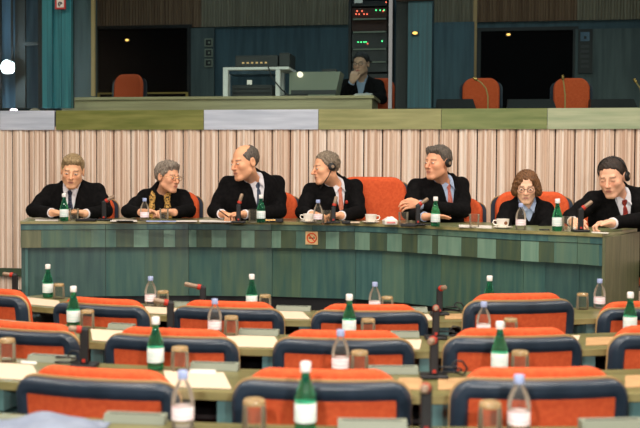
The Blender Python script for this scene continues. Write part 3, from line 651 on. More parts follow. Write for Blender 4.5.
gls = [(1, 58.5, 'beside the far left green bottle'), (1, 163, 'beside the clear bottle on the farthest desk at left'), (1, 265.5, 'right of the green bottle above the third far chair'), (1, 388, 'right of the clear bottle on the farthest desk at centre'), (1, 584, 'left of the clear bottle on the farthest desk at right'),
       (2, 87, 'behind the black microphone on the second desk at left'), (2, 231.5, 'right of the clear bottle on the second desk'), (2, 369, 'right of the green bottle on the second desk at centre'), (2, 512, 'on the second desk right of the clear bottle'),
       (3, 6, 'on the third desk, cut by the left edge'), (3, 180, 'right of the green bottle on the third desk at left'), (3, 360.5, 'right of the clear bottle on the third desk at centre'), (3, 522, 'right of the green bottle on the third desk at right'),
       (4, 255, 'blurred on the nearest desk at bottom centre'), (4, 492.5, 'blurred on the nearest desk left of the bottom right bottle')]
for r, px, lab in gls:
    p = row_at(px, NR[r]-.345, DZ+.001); o = upturned(p, 'upturned drinking glass '+lab); o['group'] = 'glasses on the audience desks'
con = [(1, 294, .19, 'farthest desk between the third and fourth chairs'), (1, 180, .1, 'farthest desk between the second and third chairs'), (1, 419, .1, 'farthest desk left of the microphones'), (2, 259.5, .185, 'second desk left of centre'), (2, 121, .13, 'second desk behind the left chair and microphone'), (2, 406, .13, 'second desk left of the microphones'),
       (3, 50, .19, 'third desk behind the bottom left chair'), (3, 215, .185, 'third desk between bottom left and centre chairs'), (3, 394, .19, 'third desk right of the bottom centre chair'), (4, 135, .185, 'nearest desk at bottom left'), (4, 374, .2, 'nearest desk at bottom centre'), (4, 616, .19, 'nearest desk at bottom right')]
for r, px, w, lab in con:
    p = row_at(px, NR[r]-DD+.035, DZ+.001); a = ang(p)
    t = empty('desk_console', p, a, 'low grey green console strip on the '+lab, 'console', 'console strips on the audience desks')
    m = MB(); m.add([(-w/2,-.02,0),(w/2,-.02,0),(w/2,.025,0),(-w/2,.025,0),(-w/2,-.008,.024),(w/2,-.008,.024),(w/2,.025,.026),(-w/2,.025,.026)], [(0,3,2,1),(4,5,6,7),(0,1,5,4),(1,2,6,5),(2,3,7,6),(3,0,4,7)]); m.build('housing', 'console', t)
    MB().box((-w*.42,.0,.0235), (w*.42,.006,.0262)).build('slot', 'dgrey', t)
def paper(r, x0, x1, d0, d1, lab, m='paper', z=0, skew=0, name='paper_sheet', cat='paper'):
    pm = row_at((x0+x1)/2, NR[r]-(d0+d1)/2, DZ+.001+z); pts = [row_at(x0, NR[r]-d0), row_at(x1-skew, NR[r]-d0), row_at(x1, NR[r]-d1), row_at(x0+skew*.6, NR[r]-d1)]
    b = MB().prism([(q.x-pm.x, q.y-pm.y) for q in pts], 0, .0022); o = b.build(name, m, None, pm); return tag(o, lab, cat)
paper(1, 30, 58, .05, .26, 'cream paper sheet on the farthest desk beside the far left green bottle', skew=-6)
paper(1, 147, 180, .06, .30, 'cream paper sheet on the farthest desk behind the second microphone', skew=-4)
paper(1, 276, 303, .06, .34, 'cream paper sheet on the farthest desk left of the fourth chair', skew=-8)
paper(1, 414, 430, .06, .28, 'cream paper sheet on the farthest desk close to the right microphones', skew=-5)
paper(2, 92, 126, .04, .33, 'cream paper sheet on the second desk right of the left microphone', skew=-3)
paper(2, 230, 275, .04, .34, 'cream paper sheet on the second desk left of the centre chair', skew=-8)
paper(2, 396, 423, .05, .30, 'cream paper sheet on the second desk right of the centre chair', skew=2)
paper(2, 569, 582, .06, .36, 'narrow folded cream paper on the second desk at right', skew=4)
paper(3, -12, 32, .04, .30, 'cream paper sheet on the third desk at the left edge', skew=-8)
paper(3, 168, 224, .05, .33, 'cream paper sheet on the third desk between bottom left and centre chairs', skew=-8)
paper(3, 190, 216, .28, .36, 'small white sheet lying over the cream paper on the third desk', 'paperw', z=.0025)
paper(3, 20, 36, .32, .37, 'small white scrap behind the cream paper at the left edge', 'paperw', z=.0)
for r, a, b_, lab in ((1, 446, 466, 'farthest desk right of the microphones'), (2, 588, 622, 'second desk at right'), (3, 440, 474, 'third desk beside the bottom right chair'), (3, 400, 424, 'third desk left of the microphone'), (3, 628, 660, 'third desk at the right edge'), (2, 450, 470, 'second desk right of the microphone')):
    paper(r, a, b_, .09, .29, 'tan leather blotter pad on the '+lab, 'blotter', name='blotter_pad', cat='blotter')
ml = [(1, 14.5, .17, (-1, .1, .1), 'black desk microphone with orange ring at the left edge, tip pointing left', .075), (1, 203, .13, (-1, -.1, .22), 'black desk microphone with orange ring in front of the green panels left of centre', .10), (2, 170.5, .33, (-1, -.2, .22), 'black desk microphone with orange ring between the second and third far chairs', .08),
      (3, 84, .33, (-1, -.3, .15), 'dark blurred microphone on the third desk by the green bottle at left', .06), (1, 440.5, .26, (.35, -1, .22), 'thin black microphone, farthest of the four in line right of centre', .07), (2, 437, .33, (-.12, -1, .1), 'thin black microphone, second farthest of the four in line right of centre', .06),
      (3, 435.5, .30, (-.35, -1, .0), 'black microphone on the third desk with a coiled cable beside it', .07), (4, 428, .30, (-.2, -1, .1), 'nearest blurred microphone with red button at the bottom right of centre', .06)]
for r, px, dd_, dr, lab, hl in ml:
    o = mic(row_at(px, NR[r]-dd_, DZ+.001), dr, lab, hl=hl); o['group'] = 'microphones on the audience desks'
# coiled earphone leads lying beside the right-hand microphones
for r, px, lab in ((2, 450, 'coiled black earphone lead on the second desk beside the right microphone'), (3, 452, 'coiled black earphone lead on the third desk beside the right microphone'), (1, 454, 'coiled black earphone lead on the farthest desk right of the microphones'), (3, 66, 'coiled black earphone lead on the third desk beside the left microphone')):
    p = row_at(px, NR[r]-.33, DZ+.001); t = empty('earphone', p, 0, lab, 'earphone', 'earphone leads on the desks')
    MB().tube([(.045*math.cos(a)*(1-.06*a/6)-.0, .028*math.sin(a), .005+.003*a) for a in [i*.35 for i in range(34)]], .0032, 8).build('cable', 'black', t)
    MB().tube([(.05, 0, .005), (.062, -.0, .03), (.045, 0, .055), (.02, 0, .058), (.005, 0, .04)], .004, 8).build('ear_hook', 'black', t)
# pale cloth in the near left corner
p = row_at(32, NR[4]-.20, DZ+.0)
n = 26; vs = []; fs = []
for j in range(n+1):
    for i in range(n+1):
        x = -.19+.38*i/n; y = -.14+.3*j/n; rr = min(1, math.hypot((x-.02)/.17, y/.16)); hgt = .046*(math.cos(rr*PI/2))**.6*(1+.12*math.sin(x*37+y*20)+.1*math.sin(y*45-x*15)) if rr < 1 else 0
        vs.append((x, y, .004+max(hgt, 0)))
for j in range(n):
    for i in range(n): a = j*(n+1)+i; fs.append((a, a+1, a+n+2, a+n+1))
b = MB(); b.add(vs, fs, 0, True); m_ = len(vs)
o = b.build('cloth', noisemat('pale_blue_cloth', s2l(112, 122, 142), s2l(128, 138, 156), (1,1,1), 14, 3, .9, .1), None, p); so = o.modifiers.new('thickness', 'SOLIDIFY'); so.thickness = .003
tag(o, 'blurred pale blue grey cloth heaped on the nearest desk in the bottom left corner', 'cloth')
# ================================================================== people: soft shapes built from distance fields
class Field:
    def __init__(s, lo, hi, h):
        s.lo = np.array(lo, float); s.h = h; s.n = np.maximum(4, np.ceil((np.array(hi)-s.lo)/h).astype(int)+1)
        s.v = np.full(s.n, 1.0, np.float32); s.ax = [s.lo[i]+h*np.arange(s.n[i]) for i in range(3)]
    def sl(s, lo, hi):
        a = np.clip(np.floor((np.array(lo)-s.lo)/s.h).astype(int), 0, s.n); b = np.clip(np.ceil((np.array(hi)-s.lo)/s.h).astype(int)+1, 0, s.n)
        return tuple(slice(a[i], b[i]) for i in range(3))
    def pts(s, S): return np.stack(np.meshgrid(*[s.ax[i][S[i]] for i in range(3)], indexing='ij'), -1)
    def op(s, fn, lo, hi, k, mode='add'):
        m = max(k, .004)*1.5+2*s.h; S = s.sl(np.array(lo)-m, np.array(hi)+m)
        if any(q.stop <= q.start for q in S): return s
        P = s.pts(S); d = fn(P).astype(np.float32); v = s.v[S]
        if mode == 'add':
            h = np.clip(.5+.5*(v-d)/k, 0, 1); s.v[S] = v*(1-h)+d*h-k*h*(1-h)
        else:
            h = np.clip(.5-.5*(v+d)/k, 0, 1); s.v[S] = v*(1-h)-d*h+k*h*(1-h)
        return s
    def cap(s, a, b, ra, rb=None, k=.02, mode='add'):
        a = np.array(a, float); b = np.array(b, float); rb = ra if rb is None else rb; r = max(ra, rb); ab = b-a; L = max(ab@ab, 1e-9)
        def fn(P):
            t = np.clip(((P-a)@ab)/L, 0, 1); return np.linalg.norm(P-a-t[..., None]*ab, axis=-1)-(ra+(rb-ra)*t)
        return s.op(fn, np.minimum(a, b)-r, np.maximum(a, b)+r, k, mode)
    def ell(s, c, r, R=None, k=.02, mode='add'):
        c = np.array(c, float); r = np.array(r, float); R = np.eye(3) if R is None else np.array(R); m = r.max()
        def fn(P):
            q = (P-c)@R; k0 = np.linalg.norm(q/r, axis=-1); k1 = np.linalg.norm(q/(r*r), axis=-1)+1e-9; return k0*(k0-1)/k1
        return s.op(fn, c-m, c+m, k, mode)
    def mesh(s):
        v = s.v; v = v.copy(); 
        for ax in range(3):
            ix = [slice(None)]*3
            for e in (0, -1): ix[ax] = e; v[tuple(ix)] = np.maximum(v[tuple(ix)], .5*s.h)
        ins = v < 0; n = v.shape
        c = ins[:-1,:-1,:-1].astype(np.int8)
        for dx in (0,1):
            for dy in (0,1):
                for dz in (0,1):
                    if dx+dy+dz: c = c+ins[dx:n[0]-1+dx, dy:n[1]-1+dy, dz:n[2]-1+dz]
        act = (c > 0) & (c < 8); idx = -np.ones(act.shape, np.int64); I = np.argwhere(act); idx[act] = np.arange(len(I))
        acc = np.zeros((len(I), 3)); cnt = np.zeros(len(I))
        cor = [(x, y, z) for x in (0,1) for y in (0,1) for z in (0,1)]
        for a in cor:
            for ax in range(3):
                if a[ax]: continue
                b = list(a); b[ax] = 1
                va = v[I[:,0]+a[0], I[:,1]+a[1], I[:,2]+a[2]]; vb = v[I[:,0]+b[0], I[:,1]+b[1], I[:,2]+b[2]]
                m = (va < 0) != (vb < 0); t = np.where(m, va/(va-vb+1e-12), 0)
                p = np.tile(np.array(a, float), (len(I), 1)); p[:, ax] += t; acc[m] += p[m]; cnt[m] += 1
        V = s.lo+(I+acc/cnt[:, None])*s.h; Fs = []
        for ax in range(3):
            o = [q for q in range(3) if q != ax]
            A = np.take(ins, range(n[ax]-1), ax); B = np.take(ins, range(1, n[ax]), ax)
            for flip, mk in ((False, A & ~B), (True, ~A & B)):
                E = np.argwhere(mk)
                E = E[(E[:, o[0]] > 0) & (E[:, o[1]] > 0) & (E[:, o[0]] < n[o[0]]-1) & (E[:, o[1]] < n[o[1]]-1)]
                q = []
                for (da, db) in ((0,0),(1,0),(1,1),(0,1)):
                    C = E.copy(); C[:, o[0]] -= da; C[:, o[1]] -= db; q.append(idx[C[:,0], C[:,1], C[:,2]])
                Q = np.stack(q, 1); Q = Q[(Q >= 0).all(1)]
                if flip != (ax == 1): Q = Q[:, ::-1]
                Fs.append(Q)
        return V, np.concatenate(Fs)
def smooth_mesh(V, Q, it=2, lam=.5):
    a = np.concatenate([Q[:, [0,1]], Q[:, [1,2]], Q[:, [2,3]], Q[:, [3,0]]])
    for _ in range(it):
        S = np.zeros_like(V); n = np.zeros(len(V))
        np.add.at(S, a[:,0], V[a[:,1]]); np.add.at(S, a[:,1], V[a[:,0]]); np.add.at(n, a[:,0], 1); np.add.at(n, a[:,1], 1)
        V = V+lam*(S/np.maximum(n, 1)[:, None]-V)
    return V
def mesh_obj(name, V, Q, m, parent, origin=(0,0,0), colors=None, T=None):
    if T is not None: V = V@np.array(T.to_3x3()).T+np.array(T.translation)
    V = V-np.array(origin); me = bpy.data.meshes.new(name)
    me.from_pydata(V.tolist(), [], Q.tolist()); me.polygons.foreach_set('use_smooth', [True]*len(Q))
    me.materials.append(M[m] if isinstance(m, str) else m)
    if colors is not None:
        at_ = me.color_attributes.new('tone', 'FLOAT_COLOR', 'POINT'); at_.data.foreach_set('color', np.concatenate([colors, np.ones((len(V), 1))], 1).astype(np.float32).ravel())
    me.update(); o = bpy.data.objects.new(name, me); col.objects.link(o); o.parent = parent
    return o
# skin shader takes its tone (skin, lips, brows, eye shade) from the mesh
sk = mat('skin', (.7,.4,.28), .5); n_ = sk.node_tree.nodes.new('ShaderNodeVertexColor'); n_.layer_name = 'tone'; sk.node_tree.links.new(n_.outputs[0], sk.node_tree.nodes['Principled BSDF'].inputs['Base Color'])
sk.node_tree.nodes['Principled BSDF'].inputs['Specular IOR Level'].default_value = .35; M['skin'] = sk
M['suit'] = noisemat('black_suit_cloth', (.005,.005,.0055), (.009,.0085,.009), (1,1,1), 40, 2, .95, spec=.06)
M['suitbrown'] = noisemat('dark_brown_suit_cloth', (.022,.018,.015), (.03,.025,.02), (1,1,1), 40, 2, .9, spec=.15)
M['shirt'] = mat('white_shirt_cloth', s2l(228, 226, 232), .8); M['blueshirt'] = mat('light_blue_shirt_cloth', s2l(168, 186, 216), .8)
M['lens'] = mat('dark_eye', (.01,.008,.006), .1); M['eyewhite'] = mat('eye_white', s2l(205, 190, 178), .3)
M['gold'] = mat('gold_frame', s2l(190, 150, 90), .25, .8)
def hairmat(name, a, b): return noisemat(name, s2l(*a), s2l(*b), (60, 60, 18), 3, 4, .6, .4, lo=.35, hi=.7)
def rot3(yaw, pitch, roll):
    return Matrix.Rotation(math.radians(yaw), 3, 'Z') @ Matrix.Rotation(math.radians(pitch), 3, 'X') @ Matrix.Rotation(math.radians(roll), 3, 'Y')
def hand(f, W, fwd, down, side, curl=25, sc=1.0, spread=4, thumb=30, curls=None):
    fwd = Vector(fwd).normalized(); down = Vector(down); down = (down-fwd*down.dot(fwd)).normalized(); side = Vector(side); side = (side-fwd*side.dot(fwd)-down*side.dot(down)).normalized(); W = Vector(W)
    f.cap(W, W+fwd*.03*sc, .026*sc, .024*sc, .015)
    for i, (o, L) in enumerate(((.030, .92), (.010, 1.0), (-.010, .95), (-.029, .78))):
        kn = W+fwd*(.088-.006*abs(i-1))*sc+side*o*sc; f.cap(W+fwd*.02*sc+side*o*.6*sc, kn, .0155*sc, .0125*sc, .012)
        c = math.radians((curls[i] if curls else curl)); d = (fwd+side*math.tan(math.radians(spread))*(1.2-i)*.6).normalized(); p = kn; a = c*.6
        for j, (l, r) in enumerate(((.043, .0098), (.027, .0088), (.021, .0078))):
            dd = (d*math.cos(a)+down*math.sin(a)); q = p+dd*l*L*sc; f.cap(p, q, r*sc, (r-.0008)*sc, .004); p = q; a += c
    b = W+fwd*.022*sc+side*.026*sc; t = math.radians(thumb); m = b+(fwd*math.cos(t)+side*math.sin(t)+down*.25).normalized()*.045*sc
    f.cap(b, m, .0145*sc, .0115*sc, .010); f.cap(m, m+(fwd*.95+side*.1+down*.25).normalized()*.032*sc, .0105*sc, .0088*sc, .004)
HEADP = [  # kind, args in head coordinates (face looks along -y)
 ('e', (0,.014,.032), (.0755,.094,.084), .01), ('e', (0,-.030,-.038), (.0655,.060,.076), .03), ('c', (-.012,-.073,-.099), (.012,-.073,-.099), .0185, .0185, .018),
 ('c', (-.052,-.006,-.060), (-.018,-.062,-.094), .020, .016, .02), ('c', (.052,-.006,-.060), (.018,-.062,-.094), .020, .016, .02),
 ('c', (-.032,-.074,.020), (.032,-.074,.020), .0125, .0125, .014), ('e', (-.037,-.060,-.022), (.025,.026,.024), .016), ('e', (.037,-.060,-.022), (.025,.026,.024), .016),
 ('e', (0,-.078,-.060), (.028,.017,.025), .016)]
def head_field(f, T, s, nose=1.0, jaw=1.0, fem=False):
    R = np.array(T.to_3x3())/s
    P = lambda v: np.array(T @ Vector(v))
    for h in HEADP:
        if h[0] == 'e':
            r = np.array(h[2])*s*(np.array((jaw,1,1)) if h[1][2] < -.03 else 1); f.ell(P(h[1]), r, R, h[3]*s)
        else:
            a, b = list(h[1]), list(h[2]); a[0] *= jaw; b[0] *= jaw; f.cap(P(a), P(b), h[3]*s, h[4]*s, h[5]*s)
    for q in (-1, 1): f.ell(P((q*.0315,-.101,.000)), np.array((.0175,.015,.0110))*s, R, .012*s, 'sub')
    for q in (-1, 1): f.ell(P((q*.0315,-.0765,-.000)), np.array((.0155,.0135,.0125))*s, R, .004*s)     # eyeball and lids
    f.cap(P((0,-.086,.014)), P((0,-.086-.024*nose,-.030)), .0065*s, .0115*s, .009*s)
    for q in (-1, 1): f.ell(P((q*.0115,-.094,-.034)), np.array((.0075,.010,.0075))*s, R, .006*s)
    f.cap(P((-.019,-.0895,-.0590)), P((.019,-.0895,-.0590)), .0050*s, .0050*s, .005*s); f.cap(P((-.015,-.0885,-.0690)), P((.015,-.0885,-.0690)), .0060*s, .0060*s, .005*s)
    f.cap(P((-.024,-.0985,-.0638)), P((.024,-.0985,-.0638)), .0040*s, .0040*s, .003*s, 'sub')
    for q in (-1, 1):
        f.ell(P((q*.078,.008,-.004)), np.array((.009,.021,.033))*s, R, .006*s); f.ell(P((q*.086,.004,-.002)), np.array((.006,.011,.018))*s, R, .005*s, 'sub')
def head_tones(V, TI, s, skin, lip, brow, beard=0.0):
    L = (V@np.array(TI.to_3x3()).T+np.array(TI.translation)); x, y, z = L[:,0], L[:,1], L[:,2]
    C = np.tile(np.array(skin), (len(V), 1));
    def mix(m, c):
        m = np.clip(m, 0, 1)[:, None]; return C*(1-m)+np.array(c)*m
    head = (np.abs(x) < .1) & (z > -.13) & (z < .13) & (y < .02) & (y > -.14)
    m = np.exp(-((np.abs(x)-.034)/.018)**2-((z+.024)/.020)**2)*(y < -.04)*head*.45; C = mix(m, (skin[0]*.95, skin[1]*.62, skin[2]*.58))
    m = np.exp(-(x/.014)**2-((z+.03)/.014)**2)*(y < -.09)*head*.35; C = mix(m, (skin[0]*.95, skin[1]*.6, skin[2]*.55))
    m = np.clip(1.6-1.2*np.sqrt((x/.021)**2+((z+.0640)/.0095)**2)**2, 0, 1)*(y < -.082)*head*.85; C = mix(m, lip); m = np.exp(-(x/.020)**4-((z+.0638)/.0018)**2)*(y < -.08)*head*.8; C = mix(m, (.13,.04,.03))
    b = np.exp(-((z-(.0215+.10*(.03-np.abs(x))*.5))/.0050)**2)*(np.abs(x) > .014)*(np.abs(x) < .048)*(y < -.05)*head*.75; C = mix(b, brow)
    e = np.exp(-((np.abs(x)-.0315)/.014)**2-((z-.0005)/.0042)**2)*(y < -.06)*head*.7; C = mix(e, (.05,.028,.02))  # paints a narrow band of shade across the eyes
    if beard: m = ((z < -.045) & head)*beard; C = mix(m, (skin[0]*.55, skin[1]*.5, skin[2]*.5))
    return C
def hair_mesh(style, s):
    f = Field((-.15,-.15,-.2), (.15,.17,.17), .005); v = style.get('vol', 0.0)
    kind = style['kind']
    if kind == 'bob':
        f.ell((0,.018,.034), (.086+v,.102,.088), None, .01); 
        for q in (-1, 1): f.ell((q*.074,.010,-.010), (.030,.056,.050), None, .03); f.ell((q*.082,.0,-.040), (.030,.040,.034), None, .02)
        f.ell((0,.055,-.015), (.08,.05,.07), None, .03)
        f.ell((0,-.095,-.035), (.069,.078,.086), None, .010, 'sub'); f.ell((.010,-.112,.040), (.056,.055,.042), None, .012, 'sub')
        f.ell((0,-.02,-.13), (.10,.10,.065), None, .01, 'sub')
    else:
        f.ell((0,.017,.035+v*.3), (.0805+v*.6,.0985+v*.5,.0875+v), None, .01)
        if kind == 'fluffy': f.ell((0,-.03,.095), (.06,.05,.03), None, .03); f.ell((0,.05,.03), (.085,.06,.08), None, .02)
        if kind == 'sweep': f.cap((-.045,-.045,.088), (.04,-.052,.084), .022, .020, .03)
    P = f.pts((slice(None),)*3); y = P[...,1]; z = P[...,2]; x = P[...,0]
    if kind != 'bob':
        fh = style.get('fore', .066); e0 = style.get('ear', .004)
        line = np.where(y < 0, e0+(fh-e0)*np.clip(-y/.075, 0, 1.2)**1.3, e0-1.15*y)
        if kind == 'sweep': line = line+(.010*np.clip(x/.06, -1, 1)+.003*np.sin(x*260))*(y < -.02)
        line = line+.010*np.exp(-((np.abs(x)-.052)/.012)**2)*(y < -.03)
        line = line-.012*np.exp(-((np.abs(x)-.07)/.016)**2)*(y < .0)*(y > -.05)
        f.v = f.v+(.010*np.exp(-np.clip(z-line, 0, 1)/.009)*(y < .02)).astype(np.float32); f.v = np.maximum(f.v, (line-z)*.75)
        if kind == 'bald':
            q = np.sqrt((x/.066)**2+((y+.045)/.098)**2+((z-.105)/.082)**2); f.v = np.maximum(f.v, -(q-1)*.06)
    f.v = f.v+(.0028*np.sin(x*170+z*60)*np.sin(y*150+z*80)+.002*np.sin(x*310+y*260)).astype(np.float32)*style.get('rough', 1)
    V, Q = f.mesh(); V = smooth_mesh(V, Q, 1, .4); return V, Q
def glasses(parent, T, o, m='gold', dark=False):
    g = bpy.data.objects.new('eyeglasses', None)
    b = MB(); TT = Matrix.Translation(-Vector(o)) @ T
    for q in (-1, 1):
        b.tube([(q*.0325+.0225*math.cos(a), -.1045+.006*abs(math.cos(a))*(1 if q*math.cos(a) > 0 else 0), .000+.0175*math.sin(a)) for a in [2*PI*i/20 for i in range(20)]], .0017, 6, 0, TT, closed=True)
        b.tube([(q*.055,-.099,.006), (q*.072,-.085,.006), (q*.080,-.03,.004), (q*.082,.005,.002)], .0017, 6, 0, TT)
    b.tube([(-.010,-.105,.004), (0,-.108,.007), (.010,-.105,.004)], .0017, 6, 0, TT)
    return b.build('eyeglasses', m, parent)
def headset(T, s, lab, side=1, boom=True, band=True, both=False, m='black'):
    c = T.translation; t = empty('headset', c, 0, lab, 'headset'); TT = Matrix.Translation(-c) @ T
    for q in ((-1, 1) if both else (side,)):
        R = TT @ Matrix.Translation((q*.086, .008, -.002)) @ Matrix.Rotation(PI/2*q, 4, 'Y')
        MB().lathe([(.012,-.004), (.028,-.003), (.031,.004), (.029,.012), (.022,.017), (.0,.018)], 22, 0, R).build('ear_cup', m, t)
        MB().lathe([(.006,.018), (.012,.0185), (.012,.0205), (.004,.021)], 16, 0, R).build('cap_disc', 'tip', t)
    if band: MB().tube([((.093)*math.cos(a), .012, .030+.094*math.sin(a)) for a in [PI*i/18 for i in range(-2, 21)]], .0042, 8, 0, TT).build('headband', m, t)
    if boom: MB().tube([(side*.092,-.004,-.026), (side*.088,-.03,-.070), (side*.066,-.062,-.112), (side*.030,-.082,-.145)], [.0036,.0036,.0036,.006], 8, 0, TT).build('boom', m, t)
    return t
def person(lab, head, neck, sh, el, wr, hands, hd, hair, skin=(.76,.39,.22), suit='suit', shirt='shirt', tie=None, pelvis=None, glass=None, lip=(.48,.17,.13), V_=(.058,.25), feet=True, floor=PLAT, female=False, scale=1.03, girth=1.0, jaw=1.0, nose=1.0, openjacket=True, beard=0, brow=(.12,.08,.06), groupname=None, cuff=True):
    hx, hy, hz, yaw, pitch, roll = head
    N = Vector(neck); Pv = Vector(pelvis) if pelvis else N+Vector((0, .12, -.46)); SL, SR = Vector(sh[0]), Vector(sh[1])
    root = empty('person', (Pv.x, Pv.y, floor+.001), 0, lab, 'person'); O = root.location.copy()
    T = Matrix.Translation((hx, hy, hz)) @ rot3(yaw, pitch, roll).to_4x4() @ Matrix.Scale(scale, 4); TI = T.inverted()
    U = (N-Pv).normalized(); X = (SR-SL); X = (X-U*X.dot(U)).normalized(); Fw = X.cross(U).normalized()    # forward of the chest
    if Fw.y > 0: Fw = -Fw
    RT = np.array(Matrix((X, -Fw, U)).transposed()); H = Vector((hx, hy, hz)); nb = T @ Vector((0, .022, -.062))
    allp = [N, Pv, SL, SR, H]+[Vector(p) for p in el]+[Vector(p) for p in wr]
    lo = np.array([min(p[i] for p in allp)-.16 for i in range(3)]); hi = np.array([max(p[i] for p in allp)+.17 for i in range(3)])
    W_ = (SR-SL).length
    def torso(f, g, k=.04):
        mid = N.lerp(Pv, .36)+Fw*.012; f.ell(mid, ((W_*.46)*girth+g, .112*girth+g, .23+g), RT, k)
        f.ell(N.lerp(Pv, .80)+Fw*.02, (.165*girth+g, .125*girth+g, .20+g), RT, k)
        f.cap(N-U*.035, N-U*.12, .075+g, .09+g, k)
        for S in (SL, SR): f.cap(N-U*.018+(S-N)*.2, S+U*.010, .050+g, .047+g, k)
    # ---- body (head, neck, core, arms, hands): one continuous mesh
    f = Field(lo, hi, .0045)
    torso(f, -.02); head_field(f, T, scale, nose, jaw); f.cap(nb, N-U*.02, .052 if not female else .044, .058 if not female else .05, .02)
    for i in (0, 1):
        S, E, W = (SL, SR)[i], Vector(el[i]), Vector(wr[i]); f.cap(S, E, .038, .030, .03); f.cap(E, W, .030, .024, .02)
        if hands[i]: hand(f, W, *hands[i][:3], **(hands[i][3] if len(hands[i]) > 3 else {}))
    V, Q = f.mesh(); V = smooth_mesh(V, Q, 1, .35); C = head_tones(V, TI, scale, skin, lip, brow, beard)
    body = mesh_obj('body', V, Q, 'skin', root, O, C)
    # ---- hair
    Vh, Qh = hair_mesh(hair, scale); mesh_obj('hair', Vh, Qh, hair['mat'], root, O, None, T)
    TT = Matrix.Translation(-O) @ T
    if hd != 'closed':
        for q in (-1, 1):
            e = MB().ball((q*.0315,-.0835,-.0004), (.0118,.0098,.0058), 0, 16, TT).build('eye', 'eyewhite', root); MB().ball((q*.0315+.0014*(hd or 0),-.0908,-.0006), (.0050,.0030,.0050), 0, 12, TT).build('iris', 'lens', e)
    if glass: glasses(root, T, O, glass)
    # ---- shirt
    f = Field(lo, hi, .008); torso(f, -.004)
    up = (nb-N).normalized(); f.cap(N-U*.03, N+up*.040, .064, .058, .02)
    if cuff:
        for i in (0, 1):
            if hands[i]: E, W = Vector(el[i]), Vector(wr[i]); d = (W-E).normalized(); MB().tube([W-d*.07-O, W-d*.03-O, W-d*.004-O, W-d*.003-O], [.033, .036, .035, .02], 18).build('cuff', shirt, root)
    f.cap(N+up*.03+Fw*.04, N+up*.14, .05, .052, .004, 'sub')
    V, Q = f.mesh(); V = smooth_mesh(V, Q, 1, .4); mesh_obj('blouse' if female else 'shirt', V, Q, shirt, root, O)
    Fs = f
    def depth_at(u, w):     # how far the shirt's front is ahead of the spine line
        best = .1
        for dd in np.arange(.02, .24, .004):
            p = N+X*u+U*w+Fw*dd; ix = np.round((np.array(p)-Fs.lo)/Fs.h).astype(int)
            if (ix < 0).any() or (ix >= Fs.n).any(): break
            if Fs.v[tuple(ix)] < 0: best = dd
        return best
    # ---- jacket
    f = Field(lo, hi, .008); torso(f, .010)
    for i in (0, 1):
        S, E, W = (SL, SR)[i], Vector(el[i]), Vector(wr[i]); d = (W-E).normalized()
        f.cap(S, S.lerp(E, .5), .057, .056, .035); f.cap(S.lerp(E, .5), E, .056, .050, .03)
    f.cap(N-U*.02, N+U*.03-Fw*.012, .078, .066, .02)
    Np = np.array(N); Xn, Un, Fn = np.array(X), np.array(U), np.array(Fw)
    P = f.pts((slice(None),)*3)-Np; pu = P@Xn; pw = P@Un; pf = P@Fn
    vw, vh = V_
    wd = vw*np.clip(1+pw/vh, -1, 1.25); edge = np.abs(pu)-wd
    if openjacket:
        lap = np.exp(-((edge-.018)/.016)**2)*(pf > .02)*(pw > -vh)*.007; f.v = f.v-lap.astype(np.float32)
        cut = np.maximum(np.maximum(edge, -pf+.0), pw-.2); f.v = np.maximum(f.v, -cut.astype(np.float32))
    for i in (0, 1):
        E, W = Vector(el[i]), Vector(wr[i]); d = (W-E).normalized(); f.cap(E, W-d*(.032 if hands[i] else 0), .050, .040, .02)
    f.v = f.v+(.0022*np.sin(P[...,0]*38+P[...,2]*22)*np.sin(P[...,2]*31-P[...,1]*25)).astype(np.float32)
    f.cap(N-U*.015+Fw*.01, N+up*.16, .057, .066, .004, 'sub')
    V, Q = f.mesh(); V = smooth_mesh(V, Q, 1, .4); mesh_obj('jacket', V, Q, suit, root, O)
    if tie:
        b = MB(); vs = []; n = 14; L0 = .03; zz = [-.002-(vh+.03)*i/n for i in range(n+1)]; ds = [depth_at(0, w) for w in zz]
        for i, w in enumerate(zz):
            hw = .017 if i < 2 else .012+.016*min(1, (i-2)/8); d = max(ds[max(0, i-1)], ds[i])
            for u, dz_ in ((-hw, .004), (0, .012), (hw, .004), (hw, -.004), (-hw, -.004)): p = N+X*u+U*w+Fw*(d+dz_)-O; vs.append(p)
        b.add(vs, [(i*5+k, i*5+(k+1) % 5, i*5+5+(k+1) % 5, i*5+5+k) for i in range(n) for k in range(5)]+[(0,1,2,3,4), (n*5+4, n*5+3, n*5+2, n*5+1, n*5)], 0, True); b.build('necktie', tie, root)
    if not female or shirt == 'blueshirt':
        b = MB()
        for q in (-1, 1):      # collar points
            p0 = N+X*q*.042+U*.030+Fw*(depth_at(0, 0)*.55)-O; p1 = N+X*q*.006+U*.004+Fw*(depth_at(0, -.01)+.010)-O; p2 = N+X*q*.046-U*.040+Fw*(depth_at(.03*q, -.04)+.012)-O; p3 = N+X*q*.062+U*.012+Fw*.02-O
            th = Fw*.004; b.add([p0, p1, p2, p3, p0+th, p1+th, p2+th, p3+th], [(0,1,2,3), (7,6,5,4), (0,4,5,1), (1,5,6,2), (2,6,7,3), (3,7,4,0)])
        b.build('collar', shirt, root)
    if feet:
        f = Field((Pv.x-.34, Pv.y-.75, floor-.02), (Pv.x+.34, Pv.y+.25, Pv.z+.12), .014); sz = Pv.z-.06
        f.ell((Pv.x, Pv.y, sz), (.18, .14, .11), None, .03)
        fr_ = front_at(CX+F*Pv.x/Pv.y); ky = max(Pv.y-.42, (fr_[0].y if fr_ and floor < 1 else 0)+.32)
        for q in (-1, 1):
            h_ = (Pv.x+q*.09, Pv.y-.02, sz-.01); kn = (Pv.x+q*.13, ky, sz); an = (Pv.x+q*.13, ky+.02, floor+.10); f.cap(h_, kn, .085, .062, .03); f.cap(kn, an, .060, .045, .02)
